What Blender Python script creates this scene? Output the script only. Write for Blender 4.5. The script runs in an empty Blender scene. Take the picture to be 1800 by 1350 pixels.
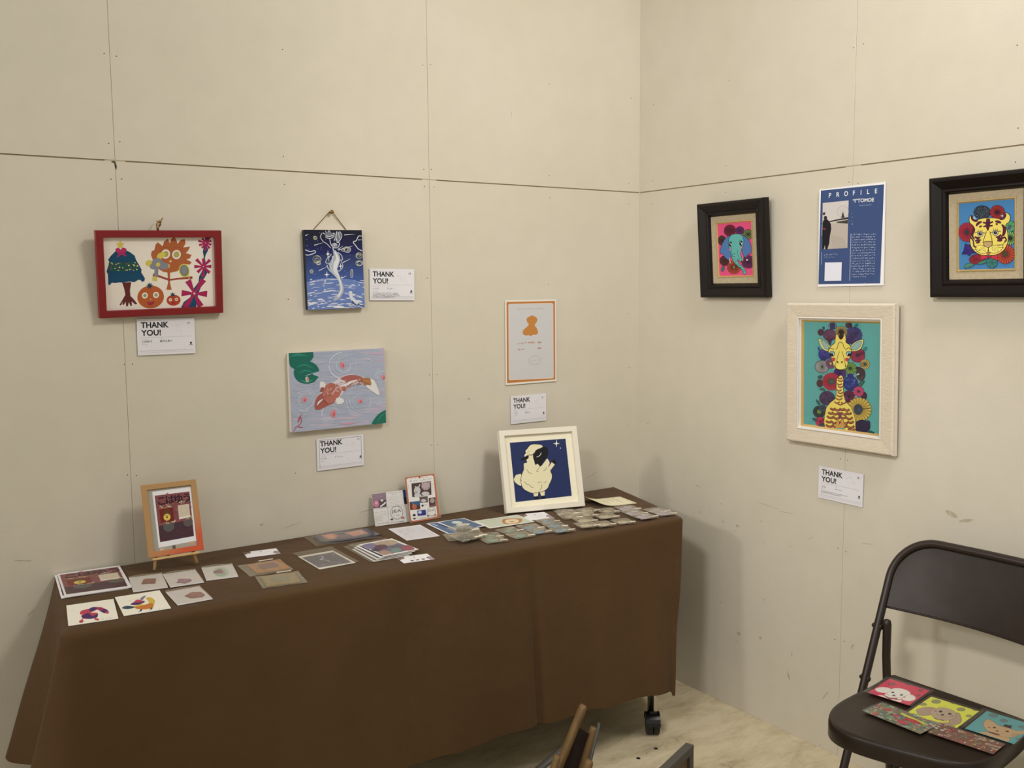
import bpy, bmesh, math, random
from mathutils import Vector, Matrix
from mathutils.geometry import tessellate_polygon
random.seed(7)
PI = math.pi
scene = bpy.context.scene
COL = scene.collection

# ---------------------------------------------------------------- camera
cam_data = bpy.data.cameras.new('camera')
cam = bpy.data.objects.new('camera', cam_data)
COL.objects.link(cam)
YAW, PITCH, ROLL = 0.5964, 0.1023, -0.0091
fwd = Vector((math.sin(YAW)*math.cos(PITCH), math.cos(YAW)*math.cos(PITCH), -math.sin(PITCH)))
rgt = Vector((math.cos(YAW), -math.sin(YAW), 0))
upv = rgt.cross(fwd)
rgt2 = rgt*math.cos(ROLL) + upv*math.sin(ROLL)
upv2 = -rgt*math.sin(ROLL) + upv*math.cos(ROLL)
cm = Matrix((rgt2, upv2, -fwd)).transposed().to_4x4()
cm.translation = Vector((-2.3369, -2.6228, 1.4058))
cam.matrix_world = cm
cam_data.sensor_width = 36.0
cam_data.lens = 36.0*1696.0/1800.0
cam_data.clip_start = 0.05
scene.camera = cam

# ---------------------------------------------------------------- light
world = bpy.data.worlds.new('world')
scene.world = world
world.use_nodes = True
wb = world.node_tree.nodes['Background']
wb.inputs[0].default_value = (1.0, 0.965, 0.87, 1)
wb.inputs[1].default_value = 0.43

def area(name, loc, target, size, power, color):
    l = bpy.data.lights.new(name, 'AREA')
    l.shape = 'RECTANGLE'; l.size, l.size_y = size
    l.energy = power; l.color = color
    o = bpy.data.objects.new(name, l); COL.objects.link(o)
    o.location = loc
    o.rotation_euler = (Vector(target)-Vector(loc)).to_track_quat('-Z', 'Y').to_euler()
    return o
def ceiling(loc, target, power, color, spread=180):
    area('ceiling_light', loc, target, (0.4, 0.25), power, color).data.spread = math.radians(spread)
ceiling((-0.5, -1.8, 3.0), (-0.5, -0.6, 1.2), 13.0, (1.0, 0.955, 0.90))
ceiling((-5.2, -2.35, 2.45), (-0.5, -0.6, 1.2), 11.3, (1.0, 0.94, 0.88))
ceiling((-4.5, -0.5, 2.4), (0, -0.9, 1.2), 25.5, (1.0, 0.94, 0.89))
ceiling((-3.2, -2.2, 2.8), (0, -1.0, 1.0), 5.4, (1.0, 0.955, 0.92), 60)
ceiling((-0.6, -2.2, 3.1), (-0.9, 0, 1.5), 4.8, (1.0, 0.955, 0.90), 90)
scene.view_settings.view_transform = 'Standard'
scene.view_settings.look = 'None'
scene.view_settings.gamma = 1.0
scene.view_settings.use_curve_mapping = False
scene.view_settings.exposure = 0.0

# ---------------------------------------------------------------- helpers
def lin1(v):
    v /= 255.0
    return v/12.92 if v <= 0.04045 else ((v+0.055)/1.055)**2.4
def lin(c, g=1.0):
    return tuple(min(0.92, lin1(v)*g) for v in c) + (1.0,)

def dull(c, g):
    m = 0.3*c[0]+0.55*c[1]+0.15*c[2]
    d = [v+(m-v)*0.12 for v in c]
    return tuple(min(0.92, lin1(v)*g*k) for v, k in zip(d, (0.97, 1.02, 1.13))) + (1.0,)

MATS = {}
def mat(name, color, rough=0.6, metal=0.0, noise=0.0, nscale=20.0, bump=0.0, bscale=60.0, coat=0.0, stretch=None):
    if name in MATS: return MATS[name]
    m = bpy.data.materials.new(name); m.use_nodes = True
    nt = m.node_tree; b = nt.nodes['Principled BSDF']
    b.inputs['Base Color'].default_value = lin(color)
    b.inputs['Roughness'].default_value = rough
    b.inputs['Metallic'].default_value = metal
    b.inputs['Coat Weight'].default_value = coat
    tc = nt.nodes.new('ShaderNodeTexCoord'); mp = nt.nodes.new('ShaderNodeMapping')
    nt.links.new(tc.outputs['Object'], mp.inputs[0])
    if stretch: mp.inputs['Scale'].default_value = stretch
    if noise:
        n = nt.nodes.new('ShaderNodeTexNoise'); n.inputs['Scale'].default_value = nscale
        n.inputs['Detail'].default_value = 6
        nt.links.new(mp.outputs[0], n.inputs[0])
        mx = nt.nodes.new('ShaderNodeMixRGB'); mx.blend_type = 'MULTIPLY'
        mx.inputs[1].default_value = lin(color)
        r = nt.nodes.new('ShaderNodeMapRange')
        r.inputs['From Min'].default_value = 0.3; r.inputs['From Max'].default_value = 0.7
        r.inputs['To Min'].default_value = 1-noise; r.inputs['To Max'].default_value = 1+noise
        nt.links.new(n.outputs['Fac'], r.inputs['Value'])
        nt.links.new(r.outputs[0], mx.inputs[2]); mx.inputs[0].default_value = 1
        nt.links.new(mx.outputs[0], b.inputs['Base Color'])
    if bump:
        n = nt.nodes.new('ShaderNodeTexNoise'); n.inputs['Scale'].default_value = bscale
        n.inputs['Detail'].default_value = 4
        nt.links.new(mp.outputs[0], n.inputs[0])
        bp = nt.nodes.new('ShaderNodeBump'); bp.inputs['Strength'].default_value = bump
        bp.inputs['Distance'].default_value = 0.002
        nt.links.new(n.outputs['Fac'], bp.inputs['Height'])
        nt.links.new(bp.outputs[0], b.inputs['Normal'])
    MATS[name] = m
    return m

def pigment(name, rough=0.6):
    m = bpy.data.materials.new(name); m.use_nodes = True
    nt = m.node_tree; b = nt.nodes['Principled BSDF']
    a = nt.nodes.new('ShaderNodeVertexColor'); a.layer_name = 'pigment'
    nt.links.new(a.outputs[0], b.inputs['Base Color'])
    b.inputs['Roughness'].default_value = rough
    b.inputs['Specular IOR Level'].default_value = 0.3
    return m
PIG = pigment('printed_pigment', 0.62)
PIGG = pigment('glossy_printed_pigment', 0.32)

def film(name, tint, body=0.18, rough=0.18, bump=0.4, bscale=45):
    m = bpy.data.materials.new(name); m.use_nodes = True
    nt = m.node_tree; nt.nodes.clear()
    out = nt.nodes.new('ShaderNodeOutputMaterial')
    tr = nt.nodes.new('ShaderNodeBsdfTransparent'); tr.inputs[0].default_value = (0.97, 0.97, 0.96, 1)
    df = nt.nodes.new('ShaderNodeBsdfDiffuse'); df.inputs[0].default_value = lin(tint)
    gl = nt.nodes.new('ShaderNodeBsdfGlossy'); gl.inputs['Roughness'].default_value = rough
    gl.inputs[0].default_value = (1, 1, 1, 1)
    lw = nt.nodes.new('ShaderNodeLayerWeight'); pw = nt.nodes.new('ShaderNodeMath'); pw.operation = 'POWER'; pw.inputs[1].default_value = 5
    nt.links.new(lw.outputs['Facing'], pw.inputs[0])
    fr = nt.nodes.new('ShaderNodeMath'); fr.operation = 'MULTIPLY_ADD'; fr.inputs[1].default_value = 0.5; fr.inputs[2].default_value = 0.035
    nt.links.new(pw.outputs[0], fr.inputs[0])
    m1 = nt.nodes.new('ShaderNodeMixShader'); m1.inputs[0].default_value = body
    m2 = nt.nodes.new('ShaderNodeMixShader')
    nt.links.new(tr.outputs[0], m1.inputs[1]); nt.links.new(df.outputs[0], m1.inputs[2])
    nt.links.new(fr.outputs[0], m2.inputs[0])
    nt.links.new(m1.outputs[0], m2.inputs[1]); nt.links.new(gl.outputs[0], m2.inputs[2])
    nt.links.new(m2.outputs[0], out.inputs[0])
    if bump:
        tc = nt.nodes.new('ShaderNodeTexCoord')
        n = nt.nodes.new('ShaderNodeTexNoise'); n.inputs['Scale'].default_value = bscale
        nt.links.new(tc.outputs['Object'], n.inputs[0])
        bp = nt.nodes.new('ShaderNodeBump'); bp.inputs['Strength'].default_value = bump
        bp.inputs['Distance'].default_value = 0.004
        nt.links.new(n.outputs['Fac'], bp.inputs['Height'])
        nt.links.new(bp.outputs[0], gl.inputs['Normal'])
    return m
GLASS = film('picture_glass', (235, 240, 238), body=0.0, rough=0.03, bump=0.25, bscale=9)
BAGM = film('clear_bag_film', (205, 195, 172), body=0.19, rough=0.12, bump=0.7, bscale=60)
SLEEVE = film('clear_sleeve_film', (200, 192, 165), body=0.12, rough=0.15, bump=0.25, bscale=25)

def smooth_pts(pts, closed=True, k=4):
    n = len(pts); out = []
    rng = range(n) if closed else range(n-1)
    for i in rng:
        if closed: p0, p1, p2, p3 = pts[i-1], pts[i], pts[(i+1) % n], pts[(i+2) % n]
        else: p0, p1, p2, p3 = pts[max(i-1, 0)], pts[i], pts[i+1], pts[min(i+2, n-1)]
        for j in range(k):
            t = j/k
            out.append(tuple(0.5*((2*p1[a])+(-p0[a]+p2[a])*t+(2*p0[a]-5*p1[a]+4*p2[a]-p3[a])*t*t
                       + (-p0[a]+3*p1[a]-3*p2[a]+p3[a])*t**3) for a in range(len(p1))))
    if not closed: out.append(tuple(pts[-1]))
    return out

class MB:
    """collects faces and links them as one mesh object"""
    def __init__(s): s.v = []; s.f = []; s.mi = []; s.sm = []
    def add(s, vs, fs, mi=0, sm=False):
        b = len(s.v); s.v += [tuple(v) for v in vs]
        for f in fs: s.f.append([b+i for i in f]); s.mi.append(mi); s.sm.append(sm)
        return s
    def box(s, c, d, M=None, mi=0, bev=0.0):
        x, y, z = d[0]/2, d[1]/2, d[2]/2
        if bev <= 0:
            vs = [Vector((a*x, b*y, e*z)) for a in (-1, 1) for b in (-1, 1) for e in (-1, 1)]
            fs = [(0, 1, 3, 2), (4, 6, 7, 5), (0, 4, 5, 1), (2, 3, 7, 6), (0, 2, 6, 4), (1, 5, 7, 3)]
        else:
            bm = bmesh.new(); bmesh.ops.create_cube(bm, size=1)
            for v in bm.verts: v.co = Vector((v.co.x*d[0], v.co.y*d[1], v.co.z*d[2]))
            bmesh.ops.bevel(bm, geom=bm.edges[:], offset=bev, segments=2, affect='EDGES', profile=0.5)
            bm.verts.index_update()
            vs = [v.co.copy() for v in bm.verts]; fs = [[v.index for v in f.verts] for f in bm.faces]; bm.free()
        if M: vs = [M @ v for v in vs]
        return s.add([v+Vector(c) for v in vs], fs, mi)
    def tube(s, path, r, n=12, closed=False, mi=0, flat=None, cap=True):
        P = [Vector(p) for p in path]; m = len(P); rings = []
        N = None
        for i in range(m):
            a = P[i-1] if (i > 0 or closed) else P[i]
            b = P[(i+1) % m] if (i < m-1 or closed) else P[i]
            T = (b-a).normalized()
            if N is None:
                N = T.cross(Vector((0, 0, 1)))
                if N.length < 1e-3: N = T.cross(Vector((0, 1, 0)))
            N = (N - T*N.dot(T)).normalized(); B = T.cross(N)
            rr = r[i] if isinstance(r, (list, tuple)) else r
            rings.append([P[i]+(N*math.cos(2*PI*k/n)+B*math.sin(2*PI*k/n)*(flat or 1))*rr for k in range(n)])
        vs = [v for R in rings for v in R]; fs = []
        for i in range(m if closed else m-1):
            j = (i+1) % m
            for k in range(n):
                fs.append((i*n+k, i*n+(k+1) % n, j*n+(k+1) % n, j*n+k))
        if not closed and cap: fs += [tuple(range(n))[::-1], tuple((m-1)*n+k for k in range(n))]
        return s.add(vs, fs, mi, True)
    def prism(s, poly, z0, z1, mi=0, M=None):
        n = len(poly)
        vs = [Vector((p[0], p[1], z0)) for p in poly]+[Vector((p[0], p[1], z1)) for p in poly]
        if M: vs = [M @ v for v in vs]
        fs = [tuple(range(n))[::-1], tuple(range(n, 2*n))]+[(i, (i+1) % n, n+(i+1) % n, n+i) for i in range(n)]
        return s.add(vs, fs, mi)
    def grid(s, fn, nu, nv, mi=0, sm=True):
        vs = [fn(i/nu, j/nv) for j in range(nv+1) for i in range(nu+1)]
        fs = [(j*(nu+1)+i, j*(nu+1)+i+1, (j+1)*(nu+1)+i+1, (j+1)*(nu+1)+i) for j in range(nv) for i in range(nu)]
        return s.add(vs, fs, mi, sm)
    def build(s, name, mats, parent=None):
        me = bpy.data.meshes.new(name); me.from_pydata(s.v, [], s.f)
        for m in (mats if isinstance(mats, (list, tuple)) else [mats]): me.materials.append(m)
        me.polygons.foreach_set('material_index', s.mi); me.polygons.foreach_set('use_smooth', s.sm)
        bm = bmesh.new(); bm.from_mesh(me); bmesh.ops.recalc_face_normals(bm, faces=bm.faces[:]); bm.to_mesh(me); bm.free()
        me.update()
        o = bpy.data.objects.new(name, me); COL.objects.link(o)
        if parent: o.parent = parent
        return o

def tag(o, label, cat, group=None):
    o['label'] = label; o['category'] = cat
    if group: o['group'] = group
    return o
def thing(name, label, cat, M=None, group=None):
    o = bpy.data.objects.new(name, None); COL.objects.link(o); o.empty_display_size = 0.05
    if M is not None: o.matrix_world = M
    return tag(o, label, cat, group)
def struct(o):
    o['kind'] = 'structure'; return o
def basis(X, Y, Z, loc):
    M = Matrix((X, Y, Z)).transposed().to_4x4(); M.translation = Vector(loc); return M
def ML(x, off, z, a=0, tilt=0):          # left wall: X right, Y up, Z out of wall
    return basis(Vector((1, 0, 0)), Vector((0, -math.sin(tilt), math.cos(tilt))),
                 Vector((0, -math.cos(tilt), -math.sin(tilt))), (x, -off, z)) @ Matrix.Rotation(a, 4, 'Z')
def MR(y, off, z, a=0, tilt=0):          # right wall
    return basis(Vector((0, -1, 0)), Vector((-math.sin(tilt), 0, math.cos(tilt))),
                 Vector((-math.cos(tilt), 0, -math.sin(tilt))), (-off, y, z)) @ Matrix.Rotation(a, 4, 'Z')
def MT(x, y, z, a=0):                    # flat on a level surface
    return Matrix.Translation((x, y, z)) @ Matrix.Rotation(a, 4, 'Z')

# ---- flat artwork: printed or painted shapes on one sheet
TXT = bpy.data.curves.new('lettering', 'FONT')
TXO = bpy.data.objects.new('lettering', TXT); COL.objects.link(TXO)
def text_tris(s, bold=0.0):
    TXT.body = s; TXT.offset = bold; TXT.resolution_u = 3
    dg = bpy.context.evaluated_depsgraph_get(); dg.update()
    ob = TXO.evaluated_get(dg); me = ob.to_mesh(); me.calc_loop_triangles()
    tr = [[me.vertices[i].co.xy.copy() for i in t.vertices] for t in me.loop_triangles]
    ob.to_mesh_clear(); return tr

def homog(q, w, h):
    # homography taking the four corners q (tl,tr,br,bl) to the w x h sheet centred on 0
    dst = [(-w/2, h/2), (w/2, h/2), (w/2, -h/2), (-w/2, -h/2)]
    A = []
    for (x, y), (X, Y) in zip(q, dst):
        A.append([x, y, 1, 0, 0, 0, -X*x, -X*y, X]); A.append([0, 0, 0, x, y, 1, -Y*x, -Y*y, Y])
    n = 8
    for c in range(n):
        p = max(range(c, n), key=lambda r: abs(A[r][c])); A[c], A[p] = A[p], A[c]
        for r in range(n):
            if r != c:
                f = A[r][c]/A[c][c]
                A[r] = [a-f*b for a, b in zip(A[r], A[c])]
    g = [A[i][8]/A[i][i] for i in range(8)]
    def H(x, y):
        d = g[6]*x+g[7]*y+1
        return ((g[0]*x+g[1]*y+g[2])/d, (g[3]*x+g[4]*y+g[5])/d)
    return H

def clip_rect(poly, x0, x1, y0, y1):
    for ax, val, sgn in ((0, x0, 1), (0, x1, -1), (1, y0, 1), (1, y1, -1)):
        out = []
        n = len(poly)
        for i in range(n):
            a, b = poly[i-1], poly[i]
            da, db = (a[ax]-val)*sgn, (b[ax]-val)*sgn
            if (da >= 0) != (db >= 0):
                t = da/(da-db); out.append((a[0]+(b[0]-a[0])*t, a[1]+(b[1]-a[1])*t))
            if db >= 0: out.append(b)
        poly = out
        if len(poly) < 3: return []
    return poly

class Art:
    GAIN = 1.06
    def __init__(s, w, h, quad=None, bg=(235, 230, 220), thick=0.001, inset=0.0, grid=1):
        s.w, s.h = w, h
        q = quad or [(0, 0), (1, 0), (1, 1), (0, 1)]
        s.H = homog(q, w, h); s.T = lambda x, y: (x, y)
        s.v = []; s.f = []; s.c = []; s.thick = thick; s.z = thick; s.last = None
        s.x0, s.x1, s.y0, s.y1 = -w/2, w/2, -h/2, h/2
        cx = sum(p[0] for p in q)/4; cy = sum(p[1] for p in q)/4
        a = s.H(cx-0.05*(q[1][0]-q[0][0]), cy); b = s.H(cx+0.05*(q[1][0]-q[0][0]), cy)
        s.k = abs(b[0]-a[0])/(0.1*abs(q[1][0]-q[0][0]))          # metres per unit in x
        s.ky = s.k
        if quad is None: s.k = w; s.ky = h
        x0, x1, y0, y1 = s.x0, s.x1, s.y0, s.y1
        c = dull(bg, s.GAIN)
        n = grid
        for i in range(n):                                         # the sheet itself
            a, b = x0+(x1-x0)*i/n, x0+(x1-x0)*(i+1)/n
            s.face([(a, y0, thick), (b, y0, thick), (b, y1, thick), (a, y1, thick)], c)
            s.face([(a, y1, 0), (b, y1, 0), (b, y0, 0), (a, y0, 0)], c)
            s.face([(a, y0, 0), (b, y0, 0), (b, y0, thick), (a, y0, thick)], c)
            s.face([(b, y1, 0), (a, y1, 0), (a, y1, thick), (b, y1, thick)], c)
        s.face([(x0, y1, 0), (x0, y0, 0), (x0, y0, thick), (x0, y1, thick)], c)
        s.face([(x1, y0, 0), (x1, y1, 0), (x1, y1, thick), (x1, y0, thick)], c)
    def face(s, vs, c):
        b = len(s.v); s.v += vs; s.f.append(list(range(b, b+len(vs)))); s.c.append(c)
    def P(s, p): return s.H(*s.T(*p))
    def loc(s, pts, col):
        """polygon already in sheet metres"""
        s.z += 1.5e-6
        pts = clip_rect(list(pts), s.x0, s.x1, s.y0, s.y1)
        if len(pts) < 3: return
        c = dull(col, s.GAIN); z = s.z
        if len(pts) <= 4:
            ar = sum(pts[i-1][0]*pts[i][1]-pts[i][0]*pts[i-1][1] for i in range(len(pts)))
            if abs(ar) < 1e-10: return
            if ar < 0: pts = pts[::-1]
            if len(pts) == 3: s.face([(p[0], p[1], z) for p in pts], c); return
        V = [Vector((p[0], p[1], 0)) for p in pts]
        for t in tessellate_polygon([V]):
            q = [V[i] for i in t]
            ar = (q[1]-q[0]).cross(q[2]-q[0]).z
            if abs(ar) < 1e-12: continue
            if ar < 0: q.reverse()
            s.face([(p.x, p.y, z) for p in q], c)
    def poly(s, pts, col, smooth=False, line=None, lw=0):
        if smooth: pts = smooth_pts(pts)
        L = [s.P(p) for p in pts]; s.loc(L, col)
        if line: s.stroke(L+[L[0]], lw*s.k, line)
    def stroke(s, L, w, col):
        n = len(L); z0 = s.z+1.5e-6
        ws = w if isinstance(w, list) else [w]*n
        off = []
        for i in range(n):
            a = L[max(i-1, 0)]; b = L[min(i+1, n-1)]
            if L[0] == L[-1] and i in (0, n-1): a, b = L[n-2], L[1]
            dx, dy = b[0]-a[0], b[1]-a[1]; d = math.hypot(dx, dy) or 1e-9
            off.append((-dy/d*ws[i]/2, dx/d*ws[i]/2))
        for i in range(n-1):
            a, b, oa, ob = L[i], L[i+1], off[i], off[i+1]; s.z = z0-1.5e-6+(i % 2)*7e-7
            s.loc([(a[0]-oa[0], a[1]-oa[1]), (b[0]-ob[0], b[1]-ob[1]), (b[0]+ob[0], b[1]+ob[1]), (a[0]+oa[0], a[1]+oa[1])], col)
        s.z = z0+1e-6
    def line(s, pts, w, col, smooth=False):
        """w in source units; one width or one per point"""
        if smooth:
            if isinstance(w, (list, tuple)):
                q = smooth_pts([(p[0], p[1], ww) for p, ww in zip(pts, w)], False)
                pts = [(a, b) for a, b, c in q]; w = [c*s.k for a, b, c in q]
            else:
                pts = smooth_pts(pts, False); w = w*s.k
        else:
            w = [x*s.k for x in w] if isinstance(w, (list, tuple)) else w*s.k
        s.stroke([s.P(p) for p in pts], w, col)
    def ell(s, c, rx, ry, col, line=None, lw=0, n=24, rot=0.0):
        ca, sa = math.cos(rot), math.sin(rot)
        pts = []
        for i in range(n):
            t = 2*PI*i/n; x, y = rx*math.cos(t), ry*math.sin(t)
            pts.append((c[0]+x*ca-y*sa, c[1]+x*sa+y*ca))
        s.poly(pts, col, False, line, lw)
    def ring(s, c, rx, ry, w, col, a0=0, a1=2*PI, n=28):
        pts = [(c[0]+rx*math.cos(a0+(a1-a0)*i/n), c[1]+ry*math.sin(a0+(a1-a0)*i/n)) for i in range(n+1)]
        s.line(pts, w, col)
    def petals(s, c, r, n, col, core, line=(25, 18, 30), lw=2, ratio=0.5, rc=0.25, a0=0.0, ysc=1.0):
        """daisy-like flower drawn with outlined petals"""
        rings = []
        for i in range(n):
            t = a0+2*PI*i/n; wd = 2*PI*r/n*ratio
            pts = []
            for u, ww in ((rc*0.6, 0.25), (0.45, 0.75), (0.8, 1.0), (0.97, 0.6), (1.0, 0), (0.97, -0.6), (0.8, -1.0), (0.45, -0.75), (rc*0.6, -0.25)):
                x, y = r*u*math.cos(t)-wd*ww*math.sin(t), r*u*math.sin(t)+wd*ww*math.cos(t)
                pts.append((c[0]+x, c[1]+y*ysc))
            rings.append([s.P(p) for p in pts])
        s.last = None
        z0 = s.z
        for i, L in enumerate(rings): s.z = z0+(i % 3)*1.5e-6; s.loc(L, col)
        s.z = z0+6e-6
        if lw:
            z0 = s.z
            for i, L in enumerate(rings): s.z = z0+(i % 3)*2e-6; s.stroke(L+[L[0]], lw*s.k, line)
            s.z = z0+8e-6
        s.ell(c, r*rc, r*rc*ysc, core, n=14)
    def rays(s, c, r0, r1, n, w, col, ysc=1.0, a0=0):
        for i in range(n):
            t = a0+2*PI*i/n
            s.line([(c[0]+r0*math.cos(t), c[1]+r0*math.sin(t)*ysc), (c[0]+r1*math.cos(t), c[1]+r1*math.sin(t)*ysc)], w, col)
    def star4(s, c, r, col, ry=None):
        ry = ry or r
        pts = []
        for i in range(8):
            t = PI*i/4; q = 1 if i % 2 == 0 else 0.25
            pts.append((c[0]+r*q*math.cos(t), c[1]+ry*q*math.sin(t)))
        s.poly(pts, col)
    def star5(s, c, r, col, inner=0.42, n=5):
        pts = []
        for i in range(2*n):
            t = -PI/2+PI*i/n; q = 1 if i % 2 == 0 else inner
            pts.append((c[0]+r*q*math.cos(t), c[1]+r*q*math.sin(t)))
        s.poly(pts, col)
    def text(s, body, at, size, col, bold=0.0, sx=1.0, to=None, space=None):
        """at = baseline start in source units; size = capital height in source units"""
        a = s.P(at); up = s.P((at[0], at[1]-size)); rt = s.P(to) if to else None
        hgt = math.hypot(up[0]-a[0], up[1]-a[1])/0.7
        tr = text_tris(body, bold)
        if not tr: return
        wid = max(p.x for t in tr for p in t)
        if rt:
            L = math.hypot(rt[0]-a[0], rt[1]-a[1]); kx = L/wid; ang = math.atan2(rt[1]-a[1], rt[0]-a[0])
        else: kx = hgt*sx; ang = 0
        ca, sa = math.cos(ang), math.sin(ang)
        z0 = s.z+3e-6
        for t in tr:
            s.z = z0; s.loc([(a[0]+p.x*kx*ca-p.y*hgt*sa, a[1]+p.x*kx*sa+p.y*hgt*ca) for p in t], col)
    def scrawl(s, a, b, hgt, n, col, w=1.0, rnd=None):
        """a run of small illegible characters from a to b"""
        R = rnd or random
        for i in range(n):
            t = (i+0.5)/n; x = a[0]+(b[0]-a[0])*t; y = a[1]+(b[1]-a[1])*t
            cw = (b[0]-a[0])/n*0.36; ch = hgt*0.42
            for j in range(3):
                p = (x+R.uniform(-1, 1)*cw, y+R.uniform(-1, 1)*ch)
                if R.random() < 0.5: q = (x+R.uniform(-1, 1)*cw, p[1]+R.uniform(-.2, .2)*ch)
                else: q = (p[0]+R.uniform(-.2, .2)*cw, y+R.uniform(-1, 1)*ch)
                s.line([p, q], w, col)
    def build(s, name, parent=None, M=None, gloss=False, bend=None):
        me = bpy.data.meshes.new(name)
        vs = s.v if not bend else [(x, y, z+bend(x, y)) for x, y, z in s.v]
        me.from_pydata(vs, [], s.f)
        ca = me.color_attributes.new('pigment', 'FLOAT_COLOR', 'CORNER')
        data = []
        for f, c in zip(s.f, s.c): data += list(c)*len(f)
        ca.data.foreach_set('color', data)
        me.materials.append(PIGG if gloss else PIG); me.update()
        o = bpy.data.objects.new(name, me); COL.objects.link(o)
        if parent: o.parent = parent
        if M is not None:
            if parent: o.matrix_local = M
            else: o.matrix_world = M
        return o

def frame_mesh(w, h, prof, name, m, parent, bev=0.0):
    """mitred picture frame; prof = closed loop of (inset, height)"""
    mb = MB(); n = len(prof); vs = []
    for sx, sy in ((-1, -1), (1, -1), (1, 1), (-1, 1)):
        for d, z in prof: vs.append(((w/2-d)*sx, (h/2-d)*sy, z))
    fs = []
    for k in range(4):
        k2 = (k+1) % 4
        for i in range(n):
            j = (i+1) % n
            fs.append((k*n+i, k2*n+i, k2*n+j, k*n+j))
    mb.add(vs, fs)
    return mb.build(name, m, parent)
def pane(w, h, z, name, m, parent, t=0.001):
    return MB().box((0, 0, z), (w, h, t)).build(name, m, parent)

# ================================================================ ROOM
def wall_material():
    m = bpy.data.materials.new('painted_board'); m.use_nodes = True
    nt = m.node_tree; b = nt.nodes['Principled BSDF']; b.inputs['Roughness'].default_value = 0.55
    b.inputs['Specular IOR Level'].default_value = 0.25
    tc = nt.nodes.new('ShaderNodeTexCoord')
    n1 = nt.nodes.new('ShaderNodeTexNoise'); n1.inputs['Scale'].default_value = 1.6; n1.inputs['Detail'].default_value = 3
    n2 = nt.nodes.new('ShaderNodeTexNoise'); n2.inputs['Scale'].default_value = 14; n2.inputs['Detail'].default_value = 8
    nt.links.new(tc.outputs['Object'], n1.inputs[0]); nt.links.new(tc.outputs['Object'], n2.inputs[0])
    r1 = nt.nodes.new('ShaderNodeValToRGB')
    r1.color_ramp.elements[0].position = 0.3; r1.color_ramp.elements[0].color = lin((206, 200, 182))
    r1.color_ramp.elements[1].position = 0.7; r1.color_ramp.elements[1].color = lin((214, 207, 192))
    nt.links.new(n1.outputs['Fac'], r1.inputs[0])
    mx = nt.nodes.new('ShaderNodeMixRGB'); mx.blend_type = 'MULTIPLY'
    r2 = nt.nodes.new('ShaderNodeMapRange'); r2.inputs['From Min'].default_value = 0.25; r2.inputs['From Max'].default_value = 0.75
    r2.inputs['To Min'].default_value = 0.975; r2.inputs['To Max'].default_value = 1.02
    nt.links.new(n2.outputs['Fac'], r2.inputs['Value']); nt.links.new(r1.outputs[0], mx.inputs[1]); nt.links.new(r2.outputs[0], mx.inputs[2])
    mx.inputs[0].default_value = 1; nt.links.new(mx.outputs[0], b.inputs['Base Color'])
    mp = nt.nodes.new('ShaderNodeMapping'); mp.inputs['Scale'].default_value = (1, 1, 4)
    nt.links.new(tc.outputs['Object'], mp.inputs[0])
    n3 = nt.nodes.new('ShaderNodeTexNoise'); n3.inputs['Scale'].default_value = 55; n3.inputs['Detail'].default_value = 6
    nt.links.new(mp.outputs[0], n3.inputs[0])
    bp = nt.nodes.new('ShaderNodeBump'); bp.inputs['Strength'].default_value = 0.22; bp.inputs['Distance'].default_value = 0.001
    nt.links.new(n3.outputs['Fac'], bp.inputs['Height']); nt.links.new(bp.outputs[0], b.inputs['Normal'])
    return m
WALL = wall_material()
SEAM = mat('board_seam', (150, 136, 108), 0.8)
SEAMV = mat('board_seam_filler', (196, 186, 160), 0.7)
DIMP = mat('screw_dimple', (112, 98, 72), 0.7)
DIMPL = mat('screw_rim_highlight', (222, 214, 196), 0.6)
SCUFF = mat('wall_scuff', (184, 175, 152), 0.8, noise=0.2, nscale=90)
GAP = mat('dark_gap', (58, 50, 38), 0.9)

def disc(mb, c, rx, rz, plane, mi, n=10, rot=0.0):
    vs = []
    for i in range(n):
        t = 2*PI*i/n; a, b = rx*math.cos(t), rz*math.sin(t)
        a, b = a*math.cos(rot)-b*math.sin(rot), a*math.sin(rot)+b*math.cos(rot)
        vs.append((c[0]+a, -c[2], c[1]+b) if plane == 'L' else (-c[2], c[0]+a, c[1]+b))
    mb.add(vs, [tuple(range(n))], mi)

HS = 1.728
def wall(side, seams, far, screws, scuffs):
    mb = MB()
    edges = [0.0]+seams+[far]
    for z0, z1 in ((0, HS), (HS, 2.548), (2.548, 3.55)):
        for a, b in zip(edges[:-1], edges[1:]):
            g = 0.0005
            aa = a-(g if a else 0); bb = b+g
            lo, hi = z0+(0.0017 if z0 else 0), z1-0.0017
            c = ((aa+bb)/2, 0.006, (lo+hi)/2); d = (abs(aa-bb), 0.012, hi-lo)
            if side == 'L': mb.box(c, d, mi=0, bev=0.0005)
            else: mb.box((0.006, c[0], c[2]), (0.012, d[0], d[2]), mi=0, bev=0.0007)
    # battens behind the joints
    for s in seams:
        if side == 'L': mb.box((s, 0.0065, 1.775), (0.05, 0.010, 3.55), mi=2)
        else: mb.box((0.0065, s, 1.775), (0.010, 0.05, 3.55), mi=2)
    for z in (HS, 2.548):
        if side == 'L': mb.box((far/2, 0.0070, z), (abs(far), 0.008, 0.05), mi=1)
        else: mb.box((0.0070, far/2, z), (0.008, abs(far), 0.05), mi=1)
    for (a, z) in screws:
        disc(mb, (a+0.0006, z-0.0012, 0.0002), 0.0030, 0.0030, side, 4)  # pale disc set low: highlight on the dimple rim, painted as colour
        disc(mb, (a, z, 0.0004), 0.0018, 0.0018, side, 3)
    for ((a, z), ra, rz, rot) in scuffs:
        disc(mb, (a, z, 0.0002), ra, rz, side, 5, 12, rot)
    return mb
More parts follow.
